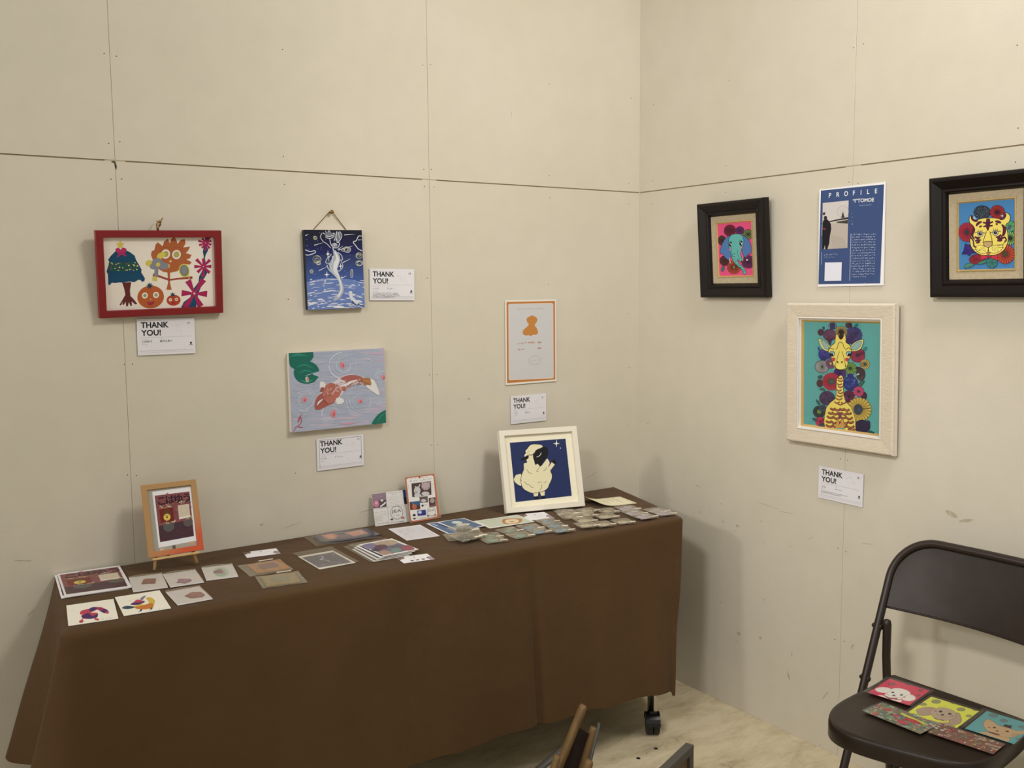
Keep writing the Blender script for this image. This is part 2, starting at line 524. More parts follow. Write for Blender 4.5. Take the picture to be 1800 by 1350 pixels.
SL = [(-1.779, 1.99), (-1.75, 1.987), (-1.779, 1.77), (-1.752, 1.776), (-1.778, 1.681), (-1.752, 1.683), (-1.768, 1.21), (-1.748, 1.21), (-1.774, 0.921), (-1.752, 0.916), (-1.312, 2.058), (-1.32, 1.768), (-1.319, 1.691), (-0.871, 2.067), (-0.844, 2.072), (-0.874, 1.758), (-0.848, 1.76), (-0.873, 1.707), (-0.839, 1.707), (-0.867, 1.129), (-0.84, 1.129), (-0.866, 0.907), (-0.842, 0.906), (-0.396, 2.062), (-0.399, 1.765), (-0.398, 1.693), (-0.04, 2.051), (-0.051, 1.757), (-0.052, 1.687), (-0.405, 1.406), (-1.315, 0.871), (-1.319, 1.371), (-0.869, 1.429), (-0.046, 1.107), (-0.05, 0.896), (-0.726, 1.045), (-0.722, 1.041)]
SR = [(-0.07, 2.022), (-0.067, 1.763), (-0.066, 1.685), (-0.42, 2.042), (-0.411, 1.778), (-0.41, 1.695), (-0.881, 2.051), (-0.912, 2.055), (-0.877, 1.685), (-0.907, 1.679), (-0.872, 0.895), (-0.897, 0.895), (-0.872, 0.63), (-0.9, 0.626), (-0.869, 0.353), (-0.902, 0.357), (-1.341, 1.964), (-1.349, 1.689), (-0.05, 0.905), (-0.164, 0.645), (-0.315, 0.631), (-0.825, 0.008), (-1.352, 1.769)]
SC = [((-0.412, 0.677), 0.0062, 0.0018, 0.3), ((-0.36, 0.649), 0.0049, 0.0012, 0.2), ((-0.281, 0.608), 0.0069, 0.0015, 0.3), ((-0.314, 0.648), 0.0028, 0.0010, 0), ((-0.42, 0.618), 0.0055, 0.0027, 0.6), ((-0.483, 0.617), 0.0083, 0.0045, 0), ((-0.476, 0.598), 0.002, 0.0037, 0), ((-0.581, 0.652), 0.0049, 0.0018, -0.2), ((-0.592, 0.585), 0.0021, 0.0044, 0), ((-0.698, 0.597), 0.0042, 0.002, -0.5), ((-0.415, 0.343), 0.0028, 0.0029, 0), ((-0.598, 0.401), 0.0021, 0.0037, 0), ((-0.495, 0.259), 0.0087, 0.006, 0), ((-0.587, 0.272), 0.0052, 0.005, 0), ((-0.713, 0.258), 0.0018, 0.0081, 0), ((-0.702, 0.185), 0.0035, 0.0146, -0.4), ((-0.49, 0.23), 0.0025, 0.004, 0),
      ((-0.61, 0.708), 0.05, 0.0009, 0.08), ((-0.68, 0.700), 0.03, 0.0009, -0.05), ((-0.775, 0.64), 0.014, 0.0010, -0.5), ((-0.97, 0.665), 0.022, 0.0009, -0.12), ((-1.22, 0.80), 0.018, 0.007, 0.3), ((-1.26, 0.79), 0.02, 0.004, -0.3), ((-0.93, 0.35), 0.004, 0.010, 0.5), ((-0.84, 0.17), 0.002, 0.02, 0.6), ((-0.30, 0.72), 0.012, 0.002, 0.3)]
SCL = [((-2.03, 0.735), 0.02, 0.0016, -0.2), ((-0.35, 0.742), 0.03, 0.0010, 0.1), ((-0.22, 0.735), 0.035, 0.0010, 0.3), ((-0.28, 0.76), 0.018, 0.0010, -0.5), ((-1.33, 0.72), 0.03, 0.0012, 0.2), ((-1.42, 0.735), 0.006, 0.003, 0), ((-0.98, 0.735), 0.012, 0.0012, 0), ((-0.05, 1.30), 0.010, 0.0010, 0.2), ((-1.09, 0.73), 0.03, 0.0011, 0.1), ((-0.55, 1.95), 0.0012, 0.010, 0), ((-2.02, 0.60), 0.012, 0.0012, 0.7)]
WM = [WALL, SEAM, SEAMV, DIMP, DIMPL, SCUFF, GAP]
mb = wall('L', [-0.8557, -1.7657, -2.6757, -3.5857], -4.6, SL, SCL)
# chipped board corner where the joints cross
mb.add([(-1.7745, -0.0008, 1.7265), (-1.766, -0.0008, 1.7265), (-1.7625, -0.0008, 1.714), (-1.7640, -0.0008, 1.705), (-1.7672, -0.0008, 1.713), (-1.7680, -0.0008, 1.7225), (-1.7745, -0.0008, 1.7240)], [tuple(range(7))], 6)
struct(mb.build('wall_left', WM))
struct(wall('R', [-0.8891, -1.7991, -2.7091], -4.6, SR, SC).build('wall_right', WM))

def floor_material():
    m = bpy.data.materials.new('worn_concrete'); m.use_nodes = True
    nt = m.node_tree; b = nt.nodes['Principled BSDF']; b.inputs['Roughness'].default_value = 0.75
    tc = nt.nodes.new('ShaderNodeTexCoord')
    mp = nt.nodes.new('ShaderNodeMapping'); mp.inputs['Rotation'].default_value = (0, 0, 0.6); mp.inputs['Scale'].default_value = (1.0, 2.6, 1)
    nt.links.new(tc.outputs['Object'], mp.inputs[0])
    n1 = nt.nodes.new('ShaderNodeTexNoise'); n1.inputs['Scale'].default_value = 5.5; n1.inputs['Detail'].default_value = 12; n1.inputs['Roughness'].default_value = 0.74; n1.inputs['Distortion'].default_value = 0.35
    nt.links.new(mp.outputs[0], n1.inputs[0])
    cr = nt.nodes.new('ShaderNodeValToRGB'); e = cr.color_ramp.elements
    e[0].position = 0.28; e[0].color = lin((142, 128, 98)); e[1].position = 0.56; e[1].color = lin((214, 201, 170))
    k = e.new(0.42); k.color = lin((196, 182, 150)); k = e.new(0.74); k.color = lin((224, 212, 184))
    nt.links.new(n1.outputs['Fac'], cr.inputs[0]); nt.links.new(cr.outputs[0], b.inputs['Base Color'])
    bp = nt.nodes.new('ShaderNodeBump'); bp.inputs['Strength'].default_value = 0.3; bp.inputs['Distance'].default_value = 0.003
    nt.links.new(n1.outputs['Fac'], bp.inputs['Height']); nt.links.new(bp.outputs[0], b.inputs['Normal'])
    return m
mb = MB().add([(-7, -6, 0), (0.012, -6, 0), (0.012, 0.012, 0), (-7, 0.012, 0)], [(0, 1, 2, 3)], 0)
mb.add([(-7, -6, -0.1), (0.012, -6, -0.1), (0.012, 0.012, -0.1), (-7, 0.012, -0.1)], [(0, 3, 2, 1)], 0)
for x, y, r in ((-0.409, -0.543, 0.0065), (-0.493, -0.558, 0.0065), (-0.452, -0.549, 0.002)):
    mb.add([(x+r*math.cos(t*PI/6), y+r*math.sin(t*PI/6), 0.0006) for t in range(12)], [tuple(range(12))], 1)
struct(mb.build('floor', [floor_material(), mat('drill_hole', (12, 10, 8), 0.9)]))

# ================================================================ TABLE AND CLOTH
CHROME = mat('chrome_tube', (190, 190, 186), 0.22, 1.0)
BLACKP = mat('black_plastic', (16, 16, 18), 0.35)
TOPM = mat('laminate_top', (205, 200, 190), 0.5)
tb = thing('folding_table', 'long narrow folding table on black casters, hidden under the brown cloth', 'table', MT(-1.10, -0.2475, 0, -0.012))
MB().box((0, 0, 0.667), (1.66, 0.39, 0.028), bev=0.004).build('tabletop', TOPM, tb)
MB().box((0, 0, 0.635), (1.5, 0.03, 0.03)).build('beam', CHROME, tb)
leg0 = None
for sx in (1, -1):
    for sy in (-1, 1):
        x, y = 0.757*sx, 0.2*sy
        mb = MB().tube([(x, y, 0.065), (x, y, 0.40), (x, y*0.9, 0.62), (x, y*0.9, 0.652)], 0.0125)
        mb.box((x, y, 0.10), (0.012, 0.03, 0.07))
        lg = mb.build('leg', CHROME, tb)
        cs = MB()
        for o in (-0.011, 0.011):
            pr = [(0.033*math.cos(PI*2*i/20), 0.033*math.sin(PI*2*i/20)) for i in range(20)]
            Mx = Matrix.Translation((x+o, y-0.006, 0.033)) @ Matrix.Rotation(PI/2, 4, 'Y')
            cs.prism(pr, -0.009, 0.009, M=Mx)
        hood = [(0.034*math.cos(a), 0.034*math.sin(a)) for a in [PI*(0.02+0.96*i/10) for i in range(11)]]
        cs.add([(x-0.022, y-0.006+p[0]*1.02, 0.034+p[1]*1.05) for p in hood]+[(x+0.022, y-0.006+p[0]*1.02, 0.034+p[1]*1.05) for p in hood],
               [(i, i+1, 12+i, 11+i) for i in range(10)])
        cs.box((x, y-0.006, 0.069), (0.018, 0.02, 0.012))
        Rz = Matrix.Translation((x, y, 0)) @ Matrix.Rotation(-0.60, 4, 'Z') @ Matrix.Translation((-x, -y, 0))
        cs.v = [tuple(Rz @ Vector(v)) for v in cs.v]
        c = cs.build('caster', BLACKP, lg)

def cloth_material():
    m = mat('brown_woven_cloth', (86, 65, 43), 0.95, noise=0.07, nscale=3, bump=0.25, bscale=420)
    b = m.node_tree.nodes['Principled BSDF']; b.inputs['Sheen Weight'].default_value = 0.1
    b.inputs['Sheen Roughness'].default_value = 0.4; b.inputs['Specular IOR Level'].default_value = 0.05
    nt = m.node_tree; n = nt.nodes.new('ShaderNodeTexNoise'); n.inputs['Scale'].default_value = 4.5; n.inputs['Detail'].default_value = 3
    tc = nt.nodes.new('ShaderNodeTexCoord'); nt.links.new(tc.outputs['Object'], n.inputs[0])
    bp = nt.nodes.new('ShaderNodeBump'); bp.inputs['Strength'].default_value = 0.55; bp.inputs['Distance'].default_value = 0.03
    nt.links.new(n.outputs['Fac'], bp.inputs['Height'])
    old = [x for x in nt.nodes if x.type == 'BUMP' and x != bp][0]; nt.links.new(bp.outputs[0], old.inputs['Normal'])
    return m
ST = [((-1.955, -.010), (-2.090, -.030, .270)), ((-1.965, -.08), (-2.088, -.085, .262)), ((-1.985, -.20), (-2.008, -.24, .29)),
      ((-1.998, -.33), (-2.000, -.345, .29)), ((-2.008, -.42), (-2.085, -.425, .18)), ((-2.016, -.462), (-2.205, -.520, .09)),
      ((-2.000, -.474), (-2.11, -.575, .09)), ((-1.955, -.477), (-1.985, -.520, .11)), ((-1.88, -.480), (-1.90, -.505, .12)), ((-1.78, -.482), (-1.785, -.535, .13))]
fx = [-1.66, -1.52, -1.38, -1.30, -1.24, -1.12, -1.00, -.88, -.835, -.80, -.70, -.60, -.50, -.40, -.33]
fy = [-.520, -.530, -.520, -.528, -.520, -.530, -.522, -.524, -.514, -.526, -.522, -.524, -.520, -.522, -.518]
fz = [.160, .168, .176, .182, .186, .188, .187, .186, .185, .184, .181, .176, .169, .160, .152]
for x, y, z in zip(fx, fy, fz):
    ST.append(((x, -.483-(x+1.8)*0.008), (x, y, z)))
ST += [((-.282, -.4955), (-.322, -.515, .138)), ((-.266, -.4935), (-.308, -.514, .136)), ((-.256, -.475), (-.296, -.490, .138)),
       ((-.225, -.37), (-.232, -.375, .14)), ((-.18, -.20), (-.178, -.20, .15)), ((-.145, -.06), (-.125, -.05, .15)), ((-.135, -.02), (-.115, -.012, .155))]
def dens(L, k):
    fl = [tuple(a)+tuple(b) for a, b in L]
    q = smooth_pts(fl, False, k); return [((p[0], p[1]), (p[2], p[3], p[4])) for p in q]
SD = dens(ST, 6)
mb = MB(); ZT = 0.6845
rows = [0, .006, .016, .03, .06, .1, .16, .24, .33, .42, .52, .62, .72, .82, .91, .965, 1.0]
cx_, cy_ = -1.08, -.25
vs = []
for t in rows:
    for i, (a, b) in enumerate(SD):
        n = Vector((b[0]-a[0], b[1]-a[1], 0))
        z = ZT+(b[2]-ZT)*t
        s = t**1.08
        x, y = a[0]+(b[0]-a[0])*s, a[1]+(b[1]-a[1])*s
        # rounded shoulder
        r = 0.006*min(1, t/0.016)
        out_ = Vector((0, 0, 0))
        j0, j1 = max(i-1, 0), min(i+1, len(SD)-1)
        tx, ty = SD[j1][0][0]-SD[j0][0][0], SD[j1][0][1]-SD[j0][0][1]
        d = math.hypot(tx, ty); ox, oy = ty/d, -tx/d
        if t > 0 and t < 0.017: z += 0.0022
        w = 0.004*math.sin(i*0.55)*t + 0.0022*math.sin(x*23+t*5)*math.sin(t*4)+0.0016*math.sin(x*61)*t
        for cx0, am in ((-1.24, .007), (-.835, .009), (-.30, .005), (-1.60, .005)): w -= am*math.exp(-((x-cx0-.01*t)/.010)**2)*min(1, t*1.6)
        x += ox*(r+w)*-1*-1*(-1 if (ox*(a[0]-cx_)+oy*(a[1]-cy_)) < 0 else 1)
        y += oy*(r+w)*(-1 if (ox*(a[0]-cx_)+oy*(a[1]-cy_)) < 0 else 1)
        vs.append((x, min(y, -0.004), z))
m_ = len(SD)
mb.add(vs, [(j*m_+i, j*m_+i+1, (j+1)*m_+i+1, (j+1)*m_+i) for j in range(len(rows)-1) for i in range(m_-1)], 0, True)
# top: connect front half perimeter to the back edge
per = [SD[i][0] for i in range(m_)]
back = [(-1.955+(1.82)*k/(m_-1), -.010-.010*k/(m_-1)) for k in range(m_)]
tv = []; NR = 10
for j in range(NR+1):
    for i in range(m_):
        a, b = per[i], back[i]
        t = j/NR
        x, y = a[0]+(b[0]-a[0])*t, a[1]+(b[1]-a[1])*t
        tv.append((x, y, ZT + (0.0006*math.sin(x*31+y*17)*min(1, 4*t*(1-t)) if 0 < j < NR else 0)))
b0 = len(mb.v)
mb.add(tv, [(j*m_+i, j*m_+i+1, (j+1)*m_+i+1, (j+1)*m_+i) for j in range(NR) for i in range(m_-1)], 0, True)
cl = mb.build('tablecloth', cloth_material())
bm = bmesh.new(); bm.from_mesh(cl.data); bmesh.ops.remove_doubles(bm, verts=bm.verts[:], dist=1e-5)
bmesh.ops.recalc_face_normals(bm, faces=bm.faces[:]); bm.to_mesh(cl.data); bm.free()
for p in cl.data.polygons: p.use_smooth = True
tag(cl, 'brown cloth covering the long table by the left wall and hanging down its front', 'tablecloth')

# ================================================================ CHAIR
STEEL = mat('dark_brown_painted_steel', (42, 32, 26), 0.36, 0.0, noise=0.22, nscale=9, bump=0.9, bscale=5, coat=0.0)
STEEL.node_tree.nodes['Principled BSDF'].inputs['Specular IOR Level'].default_value = 0.32
STEELT = mat('dark_brown_steel_tube', (42, 31, 26), 0.38, 0.0)
F = Vector((-0.9986, -0.0524, 0)); S = Vector((0.0524, -0.9986, 0))
ch = thing('folding_chair', 'dark brown metal folding chair in the right corner with cards on its seat', 'chair', basis(F, S, Vector((0, 0, 1)), (-0.12, -1.155, 0)))
SLP = 0.395; LN = 0.747*math.sqrt(1+SLP*SLP)
def bk(s, L, off=0.0):
    z = L/math.sqrt(1+SLP*SLP); return Vector(((0.765-z)*SLP+off, s, z))
path = [bk(0, l) for l in (0.0, 0.2, 0.45, 0.6, LN-0.11)]
R_ = 0.11
for i in range(1, 17):
    a = PI/2*i/16; path.append(bk(R_-R_*math.cos(a), LN-R_+R_*math.sin(a)))
path += [bk(0.22, LN+0.001), bk(0.45-R_, LN)]
for i in range(1, 17):
    a = PI/2*i/16; path.append(bk(0.45-R_+R_*math.sin(a), LN-R_+R_*math.cos(a)))
path += [bk(0.45, l) for l in (0.6, 0.45, 0.2, 0.0)]
MB().tube(path, 0.0103, 14).build('frame_tube', STEELT, ch)
# backrest sheet, dished between the uprights
def backpt(u, v):
    s = 0.006+0.438*u
    L0, L1 = 0.617-0.004*u, LN-0.004
    e = min(s, 0.45-s)
    top = L1-(R_-math.sqrt(max(0, R_*R_-(R_-min(e, R_))**2)))
    L = L0+(top-L0)*v
    dish = -0.028*math.sin(PI*u)*(0.35+0.65*(1-v))
    p = bk(s, L, dish); return p
mb = MB(); mb.grid(backpt, 40, 12)
mb.grid(lambda u, v: backpt(u, v)+Vector((-0.0025, 0, 0)), 40, 12)
mb.tube([backpt(i/30, 0)+Vector((0, 0, 0.001)) for i in range(31)], 0.003, 8)
mb.build('backrest', STEEL, ch)
# seat
so = [(0.160, 0.078), (0.243, 0.084), (0.311, 0.086), (0.388, 0.090), (0.438, 0.101), (0.485, 0.126), (0.512, 0.160), (0.518, 0.210),
      (0.506, 0.275), (0.486, 0.345), (0.470, 0.390), (0.446, 0.424), (0.408, 0.440), (0.360, 0.443), (0.290, 0.438), (0.220, 0.430), (0.165, 0.420), (0.150, 0.38), (0.150, 0.12)]
so = smooth_pts(so, True, 4)
cs_, ct_ = (0.33, 0.26), None
mb = MB(); lv = [(0.0, 0.420, 0.99), (0.0, 0.428, 1.0), (0.0, 0.436, 1.0), (0.0, 0.4395, 0.985), (0, 0.4385, 0.90), (0, 0.4375, 0.6), (0, 0.437, 0.25)]
n = len(so); vs = []
lvl = [(0.400, 0.995), (0.401, 1.0), (0.428, 1.0), (0.435, 0.994), (0.4385, 0.975), (0.4375, 0.93), (0.437, 0.6), (0.437, 0.2)]
for z, k in lvl:
    for p in so: vs.append((cs_[0]+(p[0]-cs_[0])*k, cs_[1]+(p[1]-cs_[1])*k, z))
fs = [(j*n+i, j*n+(i+1) % n, (j+1)*n+(i+1) % n, (j+1)*n+i) for j in range(len(lvl)-1) for i in range(n)]
fs.append(tuple((len(lvl)-1)*n+i for i in range(n)))
mb.add(vs, fs, 0, True)
mb.add([(cs_[0]+(p[0]-cs_[0])*0.99, cs_[1]+(p[1]-cs_[1])*0.99, 0.430) for p in so], [tuple(range(n))[::-1]])
mb.build('seat', STEEL, ch)
# rear legs with their cross tube
for s in (0.022, 0.428):
    e = 1 if s < 0.2 else -1
    MB().tube([(0.089, s, 0.548), (0.089, s, 0.545), (0.088, s, 0.535), (0.084, s-0.002*e, 0.45), (0.05, s-0.008*e, 0.2), (0.02, s-0.010*e, 0.0)], [0.004, 0.009, 0.0108, 0.0105, 0.0105, 0.0105], 12).build('rear_leg', STEELT, ch)
    for z in (0.525, 0.40, 0.335):
        x = (0.765-z)*SLP
        MB().tube([(x, s-0.037*e, z), (x, s-0.034*e, z), (x, s-0.010*e, z)], [0.004, 0.0065, 0.0065], 10).build('rivet', STEELT, ch)
    MB().tube([((0.765-0.02)*SLP, 0 if e > 0 else 0.45, 0.0), ((0.765-0.0)*SLP-0.008, 0 if e > 0 else 0.45, 0.022)], 0.0145, 12).build('foot_cap', BLACKP, ch)
cp = [(0.046, 0.034, 0.135), (0.047, 0.040, 0.165), (0.048, 0.060, 0.185), (0.048, 0.10, 0.192), (0.048, 0.225, 0.192), (0.048, 0.35, 0.192), (0.048, 0.39, 0.185), (0.047, 0.41, 0.165), (0.046, 0.416, 0.135)]
MB().tube(smooth_pts(cp, False, 3), 0.0095, 10).build('stretcher', STEELT, ch)
MB().tube([(0.262, 0.0, 0.10), (0.262, 0.45, 0.10)], 0.0085, 10).build('stretcher', STEELT, ch)

# ================================================================ FOREGROUND FOLDED STOOL AND BOARD
WOOD = mat('varnished_wood', (112, 87, 50), 0.55, noise=0.16, nscale=10, stretch=(6, 6, 0.7), coat=0.0)
DARKF = mat('dark_stool_fabric', (38, 22, 16), 0.9, bump=0.3, bscale=300)
st = thing('folded_stool', 'folded wooden stool with rounded rail ends and dark fabric, in front of the table', 'stool', MT(-1.15, -0.88, 0))
def rail(top, bot, r, name='rail', flat=0.75):
    a, b = Vector(top)-Vector((-1.15, -0.88, 0)), Vector(bot)-Vector((-1.15, -0.88, 0))
    d = (a-b)
    P = [b]+[b+d*t for t in (0.25, 0.5, 0.75, 0.975, 0.99, 1.0)]
    return MB().tube(P, [r, r, r, r, r, r*0.93, r*0.72], 12, flat=flat).build(name, WOOD, st)
rail((-0.988, -0.922, 0.428), (-1.165, -0.865, 0.006), 0.0125)
rail((-0.944, -0.904, 0.356), (-1.075, -0.90, 0.006), 0.0105)
rail((-1.077, -0.938, 0.338), (-1.20, -0.93, 0.006), 0.0105)
rail((-1.046, -1.016, 0.350), (-1.16, -1.00, 0.006), 0.012)
O_ = Vector((-1.15, -0.88, 0))
q = [Vector(p)-O_ for p in ((-0.998, -0.915, 0.375), (-0.955, -0.900, 0.340), (-1.055, -0.895, 0.06), (-1.135, -0.870, 0.06))]
nn = (q[1]-q[0]).cross(q[3]-q[0]).normalized()*0.002
MB().add([p+nn for p in q]+[p-nn for p in q], [(0, 1, 2, 3), (7, 6, 5, 4), (0, 4, 5, 1), (1, 5, 6, 2), (2, 6, 7, 3), (3, 7, 4, 0)]).build('seat_fabric', DARKF, st)
GREYM = mat('dark_grey_frame_paint', (74, 71, 66), 0.5)
# grey slats lying behind the stool
gs = thing('slat_stand', 'dark grey stand of thin slats, just behind the folded wooden stool', 'stand', MT(-0.98, -0.70, 0))
O2 = Vector((-0.98, -0.70, 0))
for a, b, w in (((-0.876, -0.724, 0.224), (-1.12, -0.600, 0.008), 0.020), ((-0.811, -0.762, 0.276), (-0.880, -0.748, 0.006), 0.009), ((-0.835, -0.745, 0.200), (-0.860, -0.590, 0.006), 0.009)):
    MB().tube([Vector(a)-O2, Vector(b)-O2], w, 4, flat=0.4).build('slat', GREYM, gs)
# framed board standing near the camera
tip = Vector((-0.825, -1.105, 0)); far_ = Vector((-1.045, -1.19, 0))
dX = (far_-tip).normalized(); dX.z = 0; dX.normalize()
nB = Vector((0, 0, 1)).cross(dX)
bd = thing('standing_board', 'dark grey framed board with brown centre, at the bottom edge near the caster', 'board', basis(dX, Vector((0, 0, 1)), dX.cross(Vector((0, 0, 1))), tip))
mb = MB(); Wb, Hb = 0.30, 0.362
for c, d in (((Wb/2, Hb-0.010, 0), (Wb, 0.020, 0.02)), ((Wb/2, 0.01, 0), (Wb, 0.02, 0.02)), ((0.010, Hb/2, 0), (0.020, Hb-0.04, 0.02)), ((Wb-0.01, Hb/2, 0), (0.02, Hb-0.04, 0.02))):
    mb.box(c, d, bev=0.0015)
mb.build('frame', GREYM, bd)
MB().box((Wb/2, Hb/2, 0), (Wb-0.04, Hb-0.04, 0.006)).build('panel', mat('brown_board', (104, 82, 58), 0.6), bd)

# ================================================================ WALL PICTURES
def TR(a, ox, oy, k): a.T = lambda x, y: (x*k+ox, y*k+oy)

def thank_card(M, label, number, author, title, desc=0, rnd=1, w=0.148, h=0.0945, border=False):
    R = random.Random(rnd)
    a = Art(w, h, bg=(226, 219, 214), thick=0.0012)
    if border:
        for p, q in (((.05, .06), (.95, .06)), ((.95, .06), (.95, .80)), ((.05, .10), (.05, .93))): a.line([p, q], .006, (70, 66, 66))
    K = (22, 20, 26)
    a.text('THANK', (.07, .245), .155, K, 0.03, to=(.545, .245))
    a.text('YOU!', (.075, .46), .155, K, 0.03, to=(.405, .46))
    a.scrawl((.07, .05), (.17, .05), .03, 8, (120, 115, 115), .003, R)
    a.line([(.07, .515), (.93, .505)], .003, (140, 134, 132))
    a.scrawl((.07, .565), (.20, .565), .03, 10, (140, 134, 132), .003, R)
    a.scrawl((.39, .565), (.44, .565), .03, 5, (140, 134, 132), .003, R)
    if author: a.text(author, (.07, .65), .05, K, 0.012)
    else: a.scrawl((.07, .63), (.19, .63), .06, 4, K, .007, R)
    if title: a.text(title, (.38, .65), .05, K, 0.012)
    else: a.scrawl((.38, .63), (.55, .63), .06, 6, K, .007, R)
    a.scrawl((.07, .71), (.17, .71), .03, 7, (110, 104, 104), .004, R)
    for i in range(desc):
        a.scrawl((.07, .765+i*.042), (.70-.12*(i == desc-1)-.1*R.random(), .765+i*.042), .04, 34, K, .005, R)
    a.ell((.925, .70), .018, .03, K, n=12); a.line([(.90, .745), (.95, .745)], .008, (90, 86, 88)); a.scrawl((.885, .77), (.965, .77), .02, 8, (120, 116, 116), .003, R)
    a.line([(.03, .885), (.97, .880)], .004, (168, 160, 156)); a.line([(.03, .935), (.97, .925)], .003, (180, 172, 168))
    a.text(number, (.86, .165), .06, (40, 40, 52), 0.0)
    for i in range(5):
        x, y = R.uniform(.62, .8), R.uniform(.15, .4)
        a.line([(x, y), (x+R.uniform(-.03, .05), y+R.uniform(-.06, .06)), (x+R.uniform(0, .08), y+R.uniform(-.06, .06))], .003, (196, 190, 196), True)
    o = a.build('caption_card', None, M)
    tag(o, label, 'card', 'THANK YOU caption cards pinned on the walls')
thank_card(ML(-1.6598, .003, 1.2788, -.005), 'white THANK YOU card pinned right under the red framed picture', '19', 'こはゆう', '秋から冬へ', 0, 1)
thank_card(ML(-.9916, .003, 1.4099, -.017), 'white THANK YOU card with a block of small text, right of the blue night canvas', '14', None, None, 4, 2, .150)
thank_card(ML(-1.1739, .003, .9178, .005), 'white THANK YOU card with a printed black edge line, under the koi canvas', '15', None, None, 0, 3, .149, .0943, True)
thank_card(ML(-.4924, .003, .994, .002), 'white THANK YOU card under the orange bordered poster, above the sheep picture', '16', None, None, 0, 4, .1445, .0931)
thank_card(MR(-.8776, .003, .8165, -.0129), 'white THANK YOU card on the right wall below the giraffe picture', '18', None, None, 2, 5, .1532, .0958)

# ---- red framed collage
RED = mat('red_lacquer', (128, 16, 22), 0.45, noise=0.06, nscale=30)
M = ML(-1.6713, .0333, 1.4437, .0225, .12) @ Matrix.Translation((0, 0, -.016))
t = thing('framed_picture', 'red wooden frame with paper cut tree, leaf face and persimmons', 'picture', M)
frame_mesh(.3136, .2196, [(0, 0), (0, .0165), (.001, .0175), (.0165, .0175), (.0175, .0165), (.0175, .003), (.0175, 0)], 'frame', RED, t)
a = Art(.2840, .1900, [(193, 228), (1188, 240), (1220, 858), (238, 885)], (236, 222, 200), .002)
TEAL = (8, 72, 104)
a.poly([(330, 352), (400, 345), (450, 370), (490, 400), (505, 440), (530, 480), (555, 525), (550, 545), (568, 572), (585, 600), (580, 622), (560, 630), (545, 612), (525, 612), (490, 632), (455, 625), (400, 632), (350, 632), (320, 635), (295, 632), (275, 655), (262, 645), (262, 610), (258, 560), (246, 535), (262, 480), (268, 450), (258, 430), (285, 395), (310, 370)], TEAL)
a.poly([(264, 460), (500, 452), (532, 520), (395, 534), (260, 530)], (22, 82, 72))
R = random.Random(3)
for i in range(42):
    x = R.uniform(272, 520); y = R.uniform(460, 528)
    a.ell((x, y), R.uniform(4, 9), R.uniform(3, 6), R.choice([(228, 214, 120), (228, 214, 120), (120, 60, 90), (200, 200, 110), (120, 70, 110)]), n=8)
a.line([(268, 436), (330, 448), (420, 446), (500, 440)], 3, (4, 56, 84)); a.line([(256, 540), (350, 556), (450, 552), (552, 540)], 3, (4, 56, 84))
a.star5((362, 306), 42, (218, 190, 74), 0.5)
for p in ((345, 352), (395, 350), (372, 372)): a.ell(p, 26, 20, (196, 38, 96), n=10, rot=.4)
a.poly([(350, 370), (335, 412), (352, 408), (375, 375), (402, 405), (418, 400), (392, 362)], (188, 30, 88))
a.poly([(385, 632), (465, 630), (455, 700), (460, 750), (490, 780), (522, 820), (505, 826), (472, 798), (476, 835), (462, 838), (448, 803), (440, 840), (424, 840), (420, 800), (402, 830), (390, 822), (398, 797), (378, 832), (366, 826), (398, 770), (415, 740), (405, 690)], (104, 36, 34))
BR = (182, 92, 42)
a.poly([(650, 440), (632, 395), (640, 362), (662, 355), (670, 310), (690, 287), (722, 312), (735, 320), (745, 280), (778, 257), (797, 300), (805, 262), (835, 240), (860, 285), (862, 305), (890, 270), (925, 262), (935, 300), (915, 335), (975, 328), (960, 360), (938, 385), (990, 400), (975, 430), (945, 440), (992, 465), (975, 485), (930, 480), (900, 500), (870, 540), (800, 555), (745, 545), (690, 510), (655, 480)], BR)
a.poly([(780, 540), (804, 540), (806, 640), (822, 702), (774, 702), (788, 640)], BR)
a.line([(655, 568), (700, 580), (795, 614)], [30, 20, 18], (160, 66, 46)); a.line([(795, 616), (880, 606), (1002, 598)], [16, 16, 24], (160, 66, 46))
for c in ((762, 390), (857, 396)):
    a.ell(c, 38, 40, (236, 228, 208)); a.ell(c, 26, 27, (176, 168, 82)); a.ring(c, 17, 18, 3, (150, 142, 60), n=16)
a.ring((760, 372), 50, 40, 4, (150, 66, 34), PI, 1.75*PI, 10); a.ring((856, 374), 52, 44, 4, (150, 66, 34), 1.15*PI, 1.95*PI, 10)
a.ell((805, 453), 11, 11, (226, 190, 120), n=8)
YL = (214, 192, 66)
a.ell((722, 402), 40, 26, YL, rot=-.5); a.ell((620, 468), 36, 28, YL, n=10); a.ell((782, 495), 20, 20, YL, n=8)
GR = (132, 132, 138)
a.ell((690, 465), 48, 42, GR); a.ell((665, 495), 42, 28, GR); a.ell((745, 492), 46, 32, GR, rot=.2)
a.poly([(668, 500), (702, 500), (700, 585), (664, 585)], GR); a.poly([(652, 583), (694, 588), (690, 628), (646, 618)], YL)
a.star5((697, 480), 24, YL, .6, 9)
a.ell((928, 536), 46, 60, YL, rot=-.3); a.ell((928, 536), 38, 50, (120, 128, 84), rot=-.3); a.ell((926, 532), 26, 40, GR, rot=-.2); a.line([(968, 580), (975, 622)], 10, (206, 170, 100))
a.ell((638, 762), 117, 100, (190, 88, 34), n=32)
for c in ((587, 748), (685, 745)): a.ell(c, 26, 27, (238, 228, 200)); a.ell(c, 15, 16, (150, 152, 104), n=12)
a.poly([(603, 808), (640, 806), (675, 800), (668, 820), (640, 838), (618, 830)], (164, 44, 60)); a.ell((638, 782), 6, 6, (220, 180, 120), n=6)
a.star5((627, 664), 34, (8, 66, 84), .45, 9)
